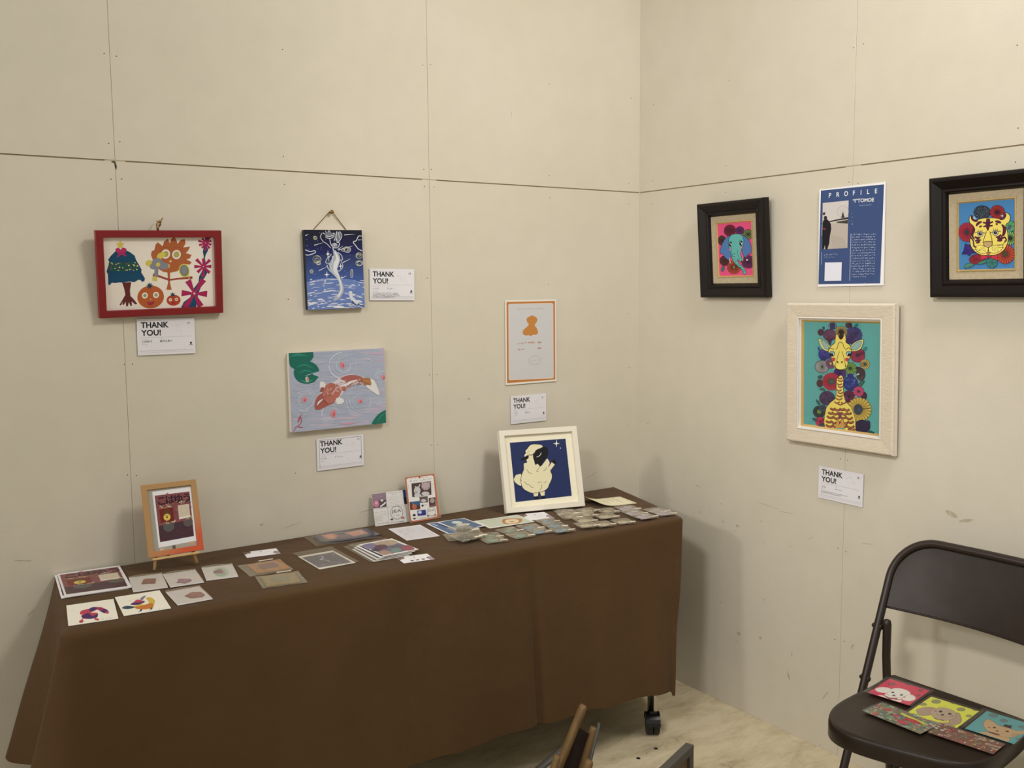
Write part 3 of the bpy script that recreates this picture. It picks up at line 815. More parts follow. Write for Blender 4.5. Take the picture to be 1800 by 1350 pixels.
a.ell((840, 793), 62, 48, (188, 62, 32), n=24)
for c in ((812, 789), (866, 786)): a.ell(c, 14, 14, (232, 222, 190), n=12); a.ell(c, 7, 7, (170, 120, 80), n=8)
a.ell((838, 820), 16, 10, (176, 30, 28), n=10); a.star5((831, 745), 25, (8, 66, 84), .45, 6)
a.poly([(1105, 238), (1152, 238), (1138, 290), (1122, 330), (1135, 360), (1112, 405), (1107, 430), (1120, 500), (1130, 560), (1110, 600), (1085, 630), (1080, 680), (1055, 740), (1050, 800), (1040, 862), (905, 866), (930, 810), (985, 770), (1010, 700), (1055, 640), (1060, 590), (1080, 550), (1098, 500), (1095, 410), (1087, 375), (1095, 330)], TEAL)
def pinwheel(c, r, n, w0, w1, a0=0):
    for i in range(n):
        t_ = a0+2*PI*i/n; cx, sx = math.cos(t_), math.sin(t_); rr = r*(0.88+0.12*((i*7) % 3))
        a.poly([(c[0]-sx*w0, c[1]+cx*w0), (c[0]+cx*rr-sx*w1, c[1]+sx*rr+cx*w1), (c[0]+cx*rr+sx*w1, c[1]+sx*rr-cx*w1), (c[0]+sx*w0, c[1]-cx*w0)], (176, 26, 82))
    a.ell(c, r*.08, r*.08, (226, 170, 150), n=8)
pinwheel((1110, 299), 60, 10, 4, 11, .3); pinwheel((1095, 503), 80, 8, 5, 15, 0); pinwheel((1022, 737), 128, 6, 6, 28, .05)
a.build('artwork', t, Matrix.Translation((0, 0, .004)))
MB().box((0, 0, .002), (.286, .192, .002)).build('backing_board', mat('backing_board', (150, 120, 84), .8), t)
TWINE = mat('jute_twine', (140, 108, 66), 0.9)
mb = MB(); k = Matrix.Translation((0, .1098, .004))
mb.tube([(-.004, .098+.0118, 0), (-.006, .125, .003), (-.001, .134, .006), (.004, .130, .006), (.002, .121, .004), (-.002, .115, .002), (-.001, .1098, 0)], .0016, 8)
mb.tube([(-.003, .122, .005), (.003, .127, .007), (.005, .137, .008), (.010, .141, .006)], .0015, 8)
mb.tube([(-.005, .128, .005), (.001, .131, .008), (.004, .124, .007), (-.003, .122, .004)], .0016, 8)
mb.build('hanging_cord', TWINE, t)
mb = MB().tube([(0, .132, -.022), (0, .132, .010)], .0012, 8); mb.tube([(0, .132, .009), (0, .132, .011)], .004, 10)
mb.build('nail', mat('brass_pin', (150, 120, 60), .4, .8), t)

# ---- blue night canvas
CANV = mat('white_canvas_edge', (222, 214, 200), .8)
M = ML(-1.1819, .0185, 1.4548, .0174) @ Matrix.Translation((0, 0, -.0175))
t = thing('canvas_painting', 'dark blue night sky canvas with white figure, hung from a brown string', 'painting', M)
mb = MB().box((0, 0, .0085), (.1778, .2258, .0168), bev=.0012)
mb.build('canvas', mat('blue_canvas_edge', (14, 14, 30), .6), t)
mb = MB().box((0, .1131, .0085), (.176, .001, .016)); mb.build('canvas_top_edge', CANV, t)
a = Art(.1779, .2259, [(222, 345), (872, 352), (915, 1225), (270, 1245)], (14, 16, 50), .0006)
for i in range(16):
    u = i/16; y0 = 345+560*u
    c = tuple(int(p+(q-p)*u) for p, q in zip((10, 10, 36), (58, 88, 156)))
    if u < .5: c = tuple(int(p+(q-p)*u*2) for p, q in zip((10, 10, 36), (22, 30, 100)))
    a.poly([(200, y0), (930, y0), (930, y0+70), (200, y0+70)], c)
a.poly(smooth_pts([(180, 960), (330, 910), (480, 890), (640, 895), (800, 915), (960, 965)], False)+[(960, 1300), (180, 1300)], (98, 122, 178))
R = random.Random(11)
for i in range(150):
    y = R.uniform(905, 1240); x = R.uniform(240, 910); L_ = R.uniform(20, 120); sl = (x-560)/1600
    g = min(1, (y-880)/330); c = R.choice([(188, 192, 208), (214, 212, 208), (134, 150, 196), (96, 116, 176), (226, 222, 214)])
    if g > .75: c = R.choice([(222, 218, 212), (206, 206, 214), (188, 192, 212), (226, 222, 210)])
    a.line([(x, y), (x+L_/2, y+sl*L_/2-4), (x+L_, y+sl*L_)], [2, R.uniform(5, 16), 2], c, True)
W1, W2, W3 = (214, 214, 208), (168, 170, 178), (110, 112, 124)
for p, w in (([(420, 385), (405, 430), (440, 480), (480, 505), (520, 550)], 7), ([(430, 380), (470, 400), (520, 400), (560, 385), (545, 430), (500, 445), (460, 425)], 9), ([(460, 360), (480, 390), (500, 355), (520, 385)], 7),
             ([(510, 450), (520, 500), (550, 545), (600, 545), (620, 500), (585, 480)], 8), ([(590, 365), (570, 430), (560, 470)], 10), ([(620, 365), (645, 410), (620, 470), (590, 490)], 8), ([(600, 370), (600, 430), (590, 480)], 12),
             ([(545, 545), (560, 600), (590, 650)], 12), ([(600, 600), (640, 630), (655, 680), (620, 690)], 8), ([(500, 640), (470, 690), (470, 720), (520, 720)], 7), ([(530, 620), (500, 660), (500, 700)], 7), ([(550, 640), (530, 700), (500, 730)], 8), ([(640, 700), (660, 760), (620, 810), (600, 800)], 7),
             ([(480, 740), (500, 790), (560, 850)], 10), ([(500, 730), (540, 800), (600, 870)], 8)):
    a.line(p, w, W2, True); a.line([(x+3, y+2) for x, y in p], w*.5, W1, True)
a.ell((600, 425), 34, 56, W3, rot=.2); a.ell((500, 400), 50, 26, W3); a.line([(585, 380), (580, 440), (595, 470)], 9, W1, True); a.line([(610, 375), (618, 440)], 6, W1)
a.line([(470, 410), (500, 425), (545, 410)], 8, W1, True); a.ell((565, 520), 34, 26, W2); a.line([(540, 500), (560, 540), (600, 520)], 5, (60, 60, 70), True)
a.line([(560, 580), (590, 660), (560, 740), (560, 800), (610, 880), (640, 950), (650, 1030), (610, 1100), (560, 1140)], [26, 80, 100, 80, 42, 38, 44, 46, 20], W2, True)
a.line([(570, 590), (600, 670), (580, 740), (575, 800), (615, 880), (640, 960), (646, 1030), (605, 1100)], [10, 34, 50, 40, 16, 14, 18, 20], W1, True)
a.line([(540, 640), (540, 720), (520, 760), (580, 860), (625, 930), (628, 1020)], 5, W1, True)
for c, r in (((345, 435), 26), ((365, 680), 52), ((312, 812), 32), ((700, 570), 46), ((662, 575), 24), ((845, 640), 40), ((850, 725), 52), ((385, 720), 30)):
    for j in range(9):
        rr = r*R.uniform(.2, 1); t0 = R.uniform(0, 6.28)
        a.ring((c[0]+R.uniform(-4, 4), c[1]+R.uniform(-4, 4)), rr, rr*R.uniform(.7, 1), 3.5, R.choice([(170, 172, 150), (176, 170, 110), (200, 200, 196)]), t0, t0+R.uniform(2, 4.5), 10)
for p in (((235, 410), (270, 398)), ((335, 520), (430, 492)), ((675, 405), (790, 396)), ((610, 575), (770, 530)), ((830, 462), (880, 460)), ((660, 715), (745, 675)), ((390, 805), (480, 762)), ((655, 890), (705, 862)), ((600, 570), (660, 530))):
    a.line(p, [8, 2], W1)
for p in ([(870, 420), (835, 420), (810, 470), (775, 485), (800, 520), (830, 560), (875, 585)], [(235, 570), (290, 590), (340, 580), (350, 600), (320, 615), (270, 630), (238, 625)]): a.line(p, 8, W1, True)
a.star4((490, 618), 24, (232, 230, 220), 44); a.star4((635, 755), 24, (232, 230, 220), 38); a.star4((480, 850), 30, (232, 230, 220), 42); a.star4((650, 885), 16, (232, 230, 220), 24)
a.ell((762, 840), 14, 46, W3); a.ring((762, 840), 14, 48, 4, W1)
for i in range(26): a.ell((R.uniform(240, 890), R.uniform(360, 880)), 2.5, 2.5, W1, n=5)
a.line([(750, 1040), (760, 1110), (800, 1150), (850, 1165)], 36, (206, 208, 210), True)
a.line([(750, 1200), (785, 1165), (770, 1150), (800, 1190), (830, 1200), (850, 1182), (835, 1180), (860, 1198), (905, 1205)], 5, (24, 28, 70), True)
a.build('painted_face', t, Matrix.Translation((0, 0, .0168)))
mb = MB(); X = .0
mb.tube([(-.056, .1125, .001), (-.0035, .1655, .004), (.0, .168, .006), (.0045, .1655, .004), (.048, .1125, .001)], .0012, 8)
mb.build('hanging_cord', mat('brown_string', (120, 84, 50), .8), t)
mb = MB().tube([(0, .1645, -.006), (0, .1645, .009)], .0035, 12); mb.tube([(0, .1645, .008), (0, .1645, .013)], [.0045, .0055], 14)
mb.build('nail', mat('brass_pin', (150, 120, 60), .4, .8), t)

# ---- koi canvas
M = ML(-1.1802, .0185, 1.1071, .004) @ Matrix.Translation((0, 0, -.0175))
t = thing('canvas_painting', 'pale grey canvas of an orange and white koi among pink petals', 'painting', M)
MB().box((0, 0, .0085), (.2990, .2264, .0168), bev=.0015).build('canvas', CANV, t)
a = Art(.2991, .2266, [(150, 165), (1058, 125), (1073, 832), (178, 918)], (166, 170, 182), .0006)
R = random.Random(5)
for i in range(260):
    x, y = R.uniform(140, 1080), R.uniform(120, 915); L_ = R.uniform(60, 240)
    c = R.choice([(163, 168, 181), (169, 172, 184), (160, 167, 182), (172, 174, 185), (168, 170, 180)])
    if x+y > 1500 or y > 800-.1*x: c = R.choice([(186, 174, 184), (196, 172, 182), (176, 176, 190), (184, 180, 188)])
    if x > 780 and y < 260: c = R.choice([(196, 160, 176), (188, 168, 184), (204, 166, 178), (176, 172, 190)])
    a.line([(x, y), (x+L_/2, y+R.uniform(-5, 3)), (x+L_, y-.03*L_)], [4, R.uniform(10, 26), 4], c, True)
for c, rs in (((663, 285), (60, 75, 100, 128)), ((300, 610), (60, 88, 110)), ((830, 625), (68, 100, 130, 150)), ((573, 745), (60, 88, 108)), ((1050, 400), (34, 58, 80))):
    for r in rs:
        for j in range(3):
            t0 = R.uniform(0, 6.28); a.ring(c, r, r*.95, R.uniform(3, 6), R.choice([(200, 204, 210), (216, 218, 220), (184, 190, 200)]), t0, t0+R.uniform(.8, 2.0), 12)
G1, G2 = (18, 104, 84), (40, 132, 106)
a.poly([(140, 150), (380, 150), (388, 200), (365, 235), (330, 262), (250, 270), (200, 315), (165, 290), (150, 240)], G1)
a.ell((320, 350), 122, 108, G1, n=30); a.poly([(300, 380), (440, 340), (450, 395), (380, 372)], (168, 172, 184)); a.poly([(330, 378), (375, 362), (418, 398), (395, 440), (340, 458), (280, 440)], G1)
a.line([(160, 200), (230, 180), (330, 190)], [4, 22, 4], G2, True); a.line([(230, 300), (300, 275), (380, 310)], [4, 14, 4], G2, True); a.line([(240, 360), (310, 330), (380, 350)], [4, 12, 4], G2, True); a.line([(260, 420), (320, 440), (380, 420)], [4, 12, 4], (60, 144, 118), True)
a.ell((326, 415), 16, 28, (206, 186, 170), rot=-.3); a.ell((332, 418), 7, 20, (190, 110, 90), rot=-.3)
a.poly([(945, 845), (965, 790), (1005, 745), (1050, 718), (1090, 715), (1090, 850)], (26, 110, 86), True); a.line([(985, 830), (1020, 770), (1070, 740)], [4, 12, 4], G2, True)
RD = (168, 84, 72)
a.poly([(398, 690), (400, 630), (425, 570), (470, 520), (520, 460), (580, 440), (640, 400), (740, 370), (840, 395), (930, 410), (925, 440), (930, 490), (900, 480), (860, 455), (780, 460), (720, 490), (660, 550), (610, 620), (520, 670), (440, 705)], (206, 198, 196), True)
a.poly([(398, 690), (402, 625), (430, 570), (480, 545), (530, 560), (560, 600), (590, 630), (520, 668), (440, 704)], RD, True)
a.poly([(470, 560), (490, 490), (545, 450), (600, 465), (650, 500), (640, 560), (590, 620), (520, 640)], (186, 104, 84), True)
a.poly([(640, 410), (740, 375), (850, 400), (860, 450), (800, 445), (740, 470), (680, 530), (650, 500), (690, 440)], (172, 92, 80), True)
for i in range(120):
    q = R.random(); x = 480+q*370; y = 560-q*210+60*q*q*.9+R.uniform(-46, 46)*(1-q*.6)+ (30 if q > .6 else 0)
    a.ring((x, y), 11, 9, 3, R.choice([(214, 170, 150), (224, 196, 184), (160, 74, 56), (140, 60, 50)]), R.uniform(0, 3), R.uniform(3.5, 5.5), 6)
a.line([(640, 480), (690, 470), (740, 445), (800, 425)], [6, 22, 22, 8], (222, 214, 208), True)
a.poly([(850, 410), (930, 415), (925, 495), (870, 470)], (172, 112, 60), True)
a.poly([(925, 420), (960, 430), (990, 490), (1010, 568), (960, 545), (880, 480), (935, 470)], (222, 214, 204), True)
a.line([(870, 430), (920, 440)], 4, (210, 150, 90)); a.line([(865, 445), (920, 470)], 4, (120, 66, 36)); a.line([(930, 430), (925, 490)], 4, (190, 140, 90))
a.poly([(450, 440), (480, 440), (500, 460), (490, 500), (450, 515), (445, 480)], (222, 212, 204), True); a.poly([(452, 495), (488, 490), (480, 530), (450, 540)], (150, 80, 74))
a.poly([(600, 600), (640, 590), (675, 615), (660, 645), (610, 650)], (222, 216, 206), True); a.line([(418, 664), (440, 630), (480, 600)], [3, 16, 3], (222, 214, 210), True)
a.line([(560, 560), (590, 520), (620, 490), (650, 515)], 18, (206, 150, 136), True); a.line([(470, 545), (480, 600), (520, 650)], 4, (120, 54, 48), True)
for c, rx, ry, rot in (((662, 282), 20, 34, -.3), ((300, 608), 22, 26, .5), ((830, 625), 24, 20, -.4), ((573, 742), 24, 38, .2), ((1050, 400), 18, 24, .2)):
    a.ell(c, rx, ry, (224, 130, 134), rot=rot); a.ell((c[0]+5, c[1]+5), rx*.5, ry*.6, (204, 92, 100), rot=rot)
a.line([(870, 230), (905, 225), (935, 245)], 10, (204, 190, 190), True); a.line([(640, 840), (700, 835), (780, 830)], [4, 16, 4], (206, 146, 164), True)
a.line([(200, 900), (225, 860), (260, 870), (285, 870)], 6, (186, 62, 86), True); a.line([(240, 855), (270, 820), (262, 770), (250, 780), (238, 820), (262, 760)], 6, (190, 60, 84), True); a.line([(195, 905), (212, 880)], 7, (196, 80, 100)); a.line([(255, 770), (275, 745)], 5, (180, 60, 84))
a.build('painted_face', t, Matrix.Translation((0, 0, .0168)))

# ---- orange bordered poster
a = Art(.2080, .2776, [(192, 140), (660, 140), (665, 885), (203, 915)], (232, 222, 200), .0014)
OR = (196, 118, 46)
a.poly([(206, 155), (648, 155), (653, 870), (214, 897)], OR)
def rrect(q, r, n=5):
    x0, y0, x1, y1 = q; pts = []
    for cx, cy, a0 in ((x1-r, y0+r, -PI/2), (x1-r, y1-r, 0), (x0+r, y1-r, PI/2), (x0+r, y0+r, PI)):
        for i in range(n+1): pts.append((cx+r*math.cos(a0+PI/2*i/n), cy+r*math.sin(a0+PI/2*i/n)))
    return pts
a.T = lambda x, y: (x+(y-150)*.010, y+(430-x)*.03*(y-150)/740)
a.poly(rrect((222, 173, 632, 865), 16), (232, 206, 176)); a.poly(rrect((227, 178, 627, 860), 14), (204, 199, 192))
a.poly([(425, 288), (437, 282), (455, 290), (468, 296), (484, 312), (484, 338), (470, 358), (462, 374), (478, 398), (490, 425), (490, 448), (470, 462), (445, 460), (425, 472), (405, 462), (385, 465), (362, 458), (352, 440), (358, 415), (380, 395), (400, 378), (408, 362), (395, 345), (388, 318), (400, 300)], (202, 128, 50), True)
R = random.Random(9); OC = (196, 122, 62)
a.scrawl((300, 223), (545, 223), 15, 24, (176, 150, 124), 3, R)
a.scrawl((305, 535), (470, 528), 18, 11, OC, 4.5, R); a.text('¥800', (488, 538), 14, OC, .02); a.scrawl((305, 590), (370, 588), 18, 5, OC, 4.5, R); a.text('¥600', (488, 591), 14, OC, .02)
for i in range(14): t0 = 2*PI*i/14; a.ring((460+48*math.cos(t0), 692+34*math.sin(t0)), 9, 8, 2, (184, 170, 148), t0-1.6, t0+1.6, 5)
a.scrawl((415, 694), (500, 694), 9, 9, (176, 166, 150), 2.5, R)
o = a.build('poster', None, ML(-.4798, .003, 1.2175, .0))
tag(o, 'grey price poster with orange border and bear shape on the left wall', 'poster')

# ---- dark framed animal paintings
DWOOD = mat('dark_walnut_frame', (18, 10, 8), 0.40, noise=0.15, nscale=25, bump=0.1, bscale=120)
DWOOD.node_tree.nodes['Principled BSDF'].inputs['Specular IOR Level'].default_value = 0.3
LINEN = mat('linen_liner', (184, 170, 142), 0.9, noise=0.1, nscale=120, bump=0.5, bscale=500)
GOLD = mat('gold_lip', (214, 182, 116), 0.3, 0.45)
def dark_frame(M, label):
    t = thing('framed_picture', label, 'picture', M, 'dark wooden frames with linen borders')
    frame_mesh(.279, .3030, [(0, 0), (0, .022), (.002, .0265), (.0045, .027), (.006, .0285), (.010, .0285), (.012, .0275), (.030, .0175), (.032, .019), (.036, .0195), (.040, .017), (.045, .0085), (.045, 0)], 'frame', DWOOD, t)
    frame_mesh(.190, .2140, [(0, .002), (0, .0090), (.018, .0070), (.0200, .0062), (.0200, .002)], 'linen_liner', LINEN, t)
    frame_mesh(.1510, .1750, [(0, .003), (0, .0082), (.0018, .0086), (.0034, .0062), (.0048, .0050), (.0048, .003)], 'gold_lip', GOLD, t)
    return t
PK = (18, 14, 26)
t = dark_frame(MR(-.4715, .042, 1.510, .003, .07) @ Matrix.Translation((0, 0, -.0285)), 'dark brown frame with turquoise elephant on pink, nearest the room corner')
a = Art(.1420, .1660, [(322, 455), (688, 440), (705, 1025), (342, 1040)], (238, 72, 122), .001)
a.petals((460, 532), 66, 16, (132, 26, 52), (80, 20, 40), PK, 3, .55, .25)
a.ell((568, 535), 26, 24, (90, 30, 90)); a.petals((568, 535), 44, 6, (98, 36, 98), (60, 20, 60), PK, 3, .62, .3)
a.petals((655, 580), 55, 10, (110, 128, 66), (50, 60, 30), PK, 3, .6, .3); a.ell((372, 640), 44, 56, (84, 46, 40), PK, 3); a.rays((372, 640), 6, 40, 12, 3, PK)
a.petals((655, 880), 72, 14, (112, 34, 92), (60, 16, 50), PK, 3, .55, .2); a.ell((643, 858), 9, 10, (232, 222, 190), n=8)
a.petals((402, 868), 56, 8, (92, 40, 44), (60, 30, 40), PK, 3, .62, .3); a.petals((502, 940), 76, 18, (196, 72, 40), (90, 150, 80), PK, 3, .5, .16)
a.poly([(380, 925), (400, 940), (395, 975), (372, 990), (362, 965)], (60, 110, 100), True, PK, 3)
BL = (74, 118, 176)
a.poly([(450, 590), (410, 620), (375, 680), (355, 740), (350, 790), (375, 785), (395, 820), (445, 860), (470, 830), (480, 700), (470, 620)], BL, True, PK, 3.5)
a.poly([(588, 590), (620, 600), (660, 640), (682, 690), (690, 740), (680, 790), (650, 800), (635, 830), (610, 820), (590, 760), (600, 680)], BL, True, PK, 3.5)
TQ = (88, 178, 164)
a.poly([(460, 600), (480, 578), (520, 570), (570, 575), (598, 600), (608, 660), (596, 720), (580, 760), (575, 800), (590, 850), (575, 880), (540, 850), (560, 895), (605, 940), (630, 985), (628, 1012), (605, 1010), (585, 965), (520, 905), (490, 860), (475, 800), (460, 760), (445, 700), (445, 640)], TQ, True, PK, 4)
a.line([(470, 700), (480, 770), (492, 830)], 3, PK, True); a.line([(545, 740), (545, 800), (570, 850)], 3, PK, True)
for i, (x, y) in enumerate([(510, 792), (505, 820), (510, 850), (525, 878), (545, 905), (562, 922), (578, 942), (595, 965), (608, 985)]): a.line([(x-12, y+3), (x+10, y-2)], 3.5, PK)
for c in ((466, 684), (580, 676)): a.ell(c, 17, 28, PK); a.ell((c[0]+8, c[1]+3), 6, 12, (214, 220, 214), n=10); a.ell((c[0]-4, c[1]-10), 4, 6, (190, 200, 200), n=8); a.rays((c[0], c[1]-22), 4, 18, 5, 2.5, PK, 1, -2.6)
for c in ((461, 742), (584, 722)): a.ell(c, 11, 16, (216, 120, 160), PK, 2)
a.line([(458, 835), (456, 870), (470, 895)], 7, (214, 206, 150), True); a.line([(600, 830), (596, 870)], 7, (214, 206, 150), True)
a.build('artwork', t, Matrix.Translation((0, 0, .004)))

t = dark_frame(MR(-1.2935, .042, 1.515, .004, .07) @ Matrix.Translation((0, 0, -.0285)), 'dark brown frame with yellow tiger face on blue, at the right edge')
a = Art(.1420, .1660, [(714, 270), (1562, 190), (1556, 1275), (722, 1300)], (60, 128, 182), .001)
a.ell((1070, 405), 128, 108, (28, 34, 50), PK, 5)
R = random.Random(2)
for i in range(420):
    q = math.sqrt(R.random())*.94; t0 = R.uniform(0, 6.28); x, y = 1070+126*q*math.cos(t0), 405+105*q*math.sin(t0)
    a.line([(x, y), (x+R.uniform(-7, 7), y+R.uniform(-7, 7))], 2.6, R.choice([(104, 130, 140), (150, 168, 170), (80, 110, 126)]))
a.petals((1302, 400), 112, 12, (176, 34, 40), (60, 20, 24), PK, 5, .58, .28); a.rays((1302, 410), 10, 50, 12, 4, PK)
a.petals((845, 715), 132, 18, (186, 36, 58), (34, 58, 44), PK, 5, .52, .22, ysc=1.15)
a.petals((1495, 620), 84, 5, (80, 160, 104), (40, 90, 60), PK, 5, .72, .2); a.ell((1478, 650), 22, 22, (96, 60, 130))
a.petals((1500, 805), 96, 16, (128, 176, 88), (40, 34, 20), PK, 5, .42, .2, ysc=1.1)
a.poly([(815, 890), (880, 915), (915, 880), (960, 960), (1000, 1030), (910, 1045), (885, 1085), (840, 1055), (765, 1055), (800, 985)], (52, 34, 112), False, PK, 5); a.line([(890, 1080), (900, 990), (830, 900)], 6, (100, 40, 130)); a.line([(770, 1050), (900, 990), (1000, 1025)], 6, (30, 20, 80))
a.petals((1420, 1050), 148, 20, (206, 68, 36), (54, 74, 44), PK, 5, .5, .22, ysc=1.05)
a.poly([(880, 1125), (930, 1075), (1000, 1055), (1060, 1090), (1060, 1160), (1010, 1205), (940, 1205), (895, 1180)], (146, 28, 44), True, PK, 5)
for i in range(14): x, y = R.uniform(910, 1040), R.uniform(1080, 1185); a.ring((x, y), 18, 14, 5, (90, 14, 30), R.uniform(0, 3), R.uniform(3, 6), 6)
a.poly([(805, 1270), (830, 1215), (900, 1195), (950, 1210), (930, 1240), (860, 1268)], (74, 140, 110), True, PK, 6); a.line([(810, 1268), (930, 1215)], 4, PK)
a.poly([(1000, 1205), (1060, 1160), (1130, 1140), (1150, 1165), (1090, 1205)], (60, 126, 98), True, PK, 5)
a.petals((1222, 1185), 80, 6, (54, 130, 120), (40, 90, 60), PK, 5, .66, .16)
YE = (240, 214, 84)
a.poly([(905, 450), (880, 500), (890, 570), (940, 620), (925, 700), (905, 780), (890, 850), (905, 930), (950, 1000), (1040, 1060), (1170, 1075), (1290, 1060), (1390, 1000), (1440, 920), (1465, 830), (1455, 700), (1430, 600), (1480, 550), (1500, 470), (1460, 415), (1405, 415), (1400, 500), (1320, 500), (1240, 490), (1100, 495), (1010, 520), (960, 550), (930, 500)], YE, True, PK, 8)
MA = (92, 20, 52)
for p, w in (([(915, 455), (925, 510), (975, 540), (1010, 525)], 24), ([(1400, 415), (1425, 450), (1390, 500), (1340, 505)], 26), ([(1165, 500), (1160, 600), (1160, 690)], [44, 60, 8]), ([(1085, 560), (1160, 575), (1240, 550)], [14, 22, 14]), ([(1090, 625), (1160, 615), (1235, 610)], [12, 22, 12]),
             ([(985, 620), (1015, 575), (1070, 550)], [14, 34, 12]), ([(1030, 635), (1070, 615)], 18), ([(1270, 540), (1320, 550), (1360, 570)], [10, 32, 12]), ([(1290, 570), (1300, 600)], 22), ([(935, 620), (950, 680), (925, 760), (960, 830)], [10, 34, 26, 8]),
             ([(1370, 590), (1410, 650), (1400, 740), (1360, 780)], [10, 40, 34, 8]), ([(960, 785), (1000, 805), (1050, 800)], [8, 26, 8]), ([(965, 850), (1010, 840), (1060, 835)], [8, 26, 8]), ([(980, 875), (1010, 875), (1045, 860)], [8, 22, 8]), ([(1280, 790), (1330, 780), (1360, 745)], [8, 26, 8]), ([(1300, 815), (1350, 810), (1420, 790)], [8, 30, 8]), ([(1300, 845), (1350, 840), (1380, 830)], [8, 26, 8]), ([(1410, 780), (1440, 830), (1410, 860)], 14), ([(900, 790), (940, 850), (950, 920), (990, 960)], 14)):
    a.line(p, [x+8 for x in w] if isinstance(w, list) else w+7, PK, True); a.line(p, w, MA, True)
a.poly([(945, 460), (980, 500), (970, 520), (940, 500)], (170, 196, 190)); a.poly([(1350, 455), (1395, 435), (1390, 480)], (170, 196, 190))
for cx, cy, e in ((1045, 742, 1), (1275, 722, -1)):
    a.line([(cx-80, cy-18), (cx-20, cy-32), (cx+75, cy-12)] if e > 0 else [(cx-75, cy), (cx+10, cy-30), (cx+80, cy-22)], 9, PK, True)
    a.ell((cx, cy), 42, 40, (206, 200, 180), PK, 7); a.ell((cx, cy-4), 28, 26, PK); a.ell((cx+8, cy-14), 8, 6, (190, 200, 220), n=8)
    for k in (-28, 0, 26): a.line([(cx+k*1.2, cy-66), (cx+k, cy-36)], 7, PK)
a.line([(1140, 700), (1110, 790), (1085, 880)], 9, PK, True); a.line([(1190, 700), (1215, 790), (1230, 880)], 9, PK, True)
a.poly([(1098, 900), (1110, 862), (1160, 855), (1215, 860), (1228, 900), (1205, 940), (1160, 952), (1115, 938)], (196, 158, 92), True, PK, 9)
a.poly([(975, 950), (1040, 915), (1110, 935), (1165, 960), (1140, 1030), (1060, 1040), (1000, 1010)], (246, 224, 96), True, PK, 6); a.poly([(1172, 960), (1230, 925), (1320, 910), (1385, 920), (1360, 990), (1270, 1035), (1190, 1020)], (246, 224, 96), True, PK, 6)
a.line([(1168, 950), (1168, 1030)], 8, PK); a.poly([(1145, 1030), (1195, 1030), (1185, 1060), (1155, 1060)], (214, 92, 82), True, PK, 5)
for i in range(40): a.ell((R.uniform(1020, 1130), R.uniform(940, 1015)), 4, 4, (120, 96, 40), n=5); a.ell((R.uniform(1210, 1320), R.uniform(930, 1000)), 4, 4, (120, 96, 40), n=5)
for p in (((930, 930), (1000, 950)), ((940, 985), (1010, 975)), ((990, 1020), (1050, 985)), ((1300, 925), (1400, 905)), ((1310, 955), (1410, 945)), ((1430, 860), (1380, 900))): a.line(p, 6, PK)
a.poly([(1050, 1065), (1160, 1085), (1170, 1110), (1060, 1150)], (208, 38, 66), False, PK, 6); a.poly([(1200, 1085), (1310, 1060), (1305, 1150), (1195, 1110)], (208, 38, 66), False, PK, 6); a.ell((1182, 1092), 22, 18, (180, 30, 60), PK, 5)
a.build('artwork', t, Matrix.Translation((0, 0, .004)))

# ---- profile poster
a = Art(.2180, .2795, [(125, 205), (845, 120), (828, 1240), (108, 1250)], (236, 230, 222), .0016)
a.poly([(143, 215), (828, 148), (790, 1218), (112, 1224)], (54, 76, 122))
WH = (236, 234, 230)
for ch_, x, y in zip('PROFILE', (225, 308, 392, 486, 570, 640, 725), (292, 283, 274, 266, 259, 252, 245)): a.text(ch_, (x, y), 50, WH, .012, sx=.92)
a.text('“I”TOMOE', (486, 345), 38, WH, .015, to=(718, 330)); a.text('TOMOE ICHIKAWA', (555, 380), 9, (176, 186, 206), 0, to=(692, 370))
PT = [(163, 348), (443, 320), (430, 832), (150, 845)]
a.poly(PT, (206, 196, 184))
a.poly([(157, 545), (250, 540), (440, 500), (435, 565), (300, 555), (260, 570), (157, 590)], (196, 182, 164))
a.poly([(157, 590), (300, 560), (436, 572), (430, 832), (150, 845)], (186, 172, 152))
for i in range(10): a.line([(250+i*14, 690+i*3), (280+i*16, 836)], 2, (120, 110, 98))
a.poly([(215, 545), (290, 528), (440, 498), (440, 520), (330, 535), (245, 552)], (44, 42, 40)); a.poly([(300, 552), (436, 528), (436, 570), (330, 562)], (60, 56, 52))
a.ring((382, 440), 62, 62, 3, (150, 144, 140)); a.rays((382, 440), 4, 60, 14, 1.4, (178, 170, 164)); a.poly([(376, 450), (386, 450), (400, 505), (362, 510)], (60, 56, 54))
a.poly([(160, 560), (170, 530), (200, 515), (225, 535), (250, 570), (255, 625), (240, 700), (232, 780), (212, 845), (190, 845), (185, 800), (172, 845), (152, 845), (155, 700)], (20, 18, 26)); a.ell((192, 508), 19, 22, (52, 34, 34)); a.poly([(163, 450), (190, 445), (188, 475), (163, 478)], (70, 56, 56)); a.line([(160, 622), (195, 628)], 14, (120, 60, 56))
R = random.Random(8)
a.line([(155, 580), (150, 700)], 4, (190, 186, 200)); a.line([(148, 875), (145, 1010)], 4, (170, 180, 204)); a.line([(470, 675), (455, 1188)], 4, (206, 208, 220))
a.scrawl((172, 905), (322, 900), 16, 8, (196, 202, 216), 3, R); a.scrawl((172, 930), (290, 928), 14, 7, (180, 188, 206), 3, R)
for y in (460, 500, 538, 575): a.scrawl((474, y), (490, y), 12, 1, (206, 210, 222), 3, R)
for i in range(17):
    y = 685+i*28.8; x0 = 482-i*.7; a.scrawl((x0, y), (x0+(262 if i < 16 else 170), y-4), 15, 14 if i < 16 else 9, (212, 214, 224), 3.6, R)
a.poly([(190, 988), (375, 985), (368, 1186), (184, 1188)], (224, 220, 224)); a.scrawl((610, 1212), (635, 1212), 6, 2, (190, 196, 210), 2, R)
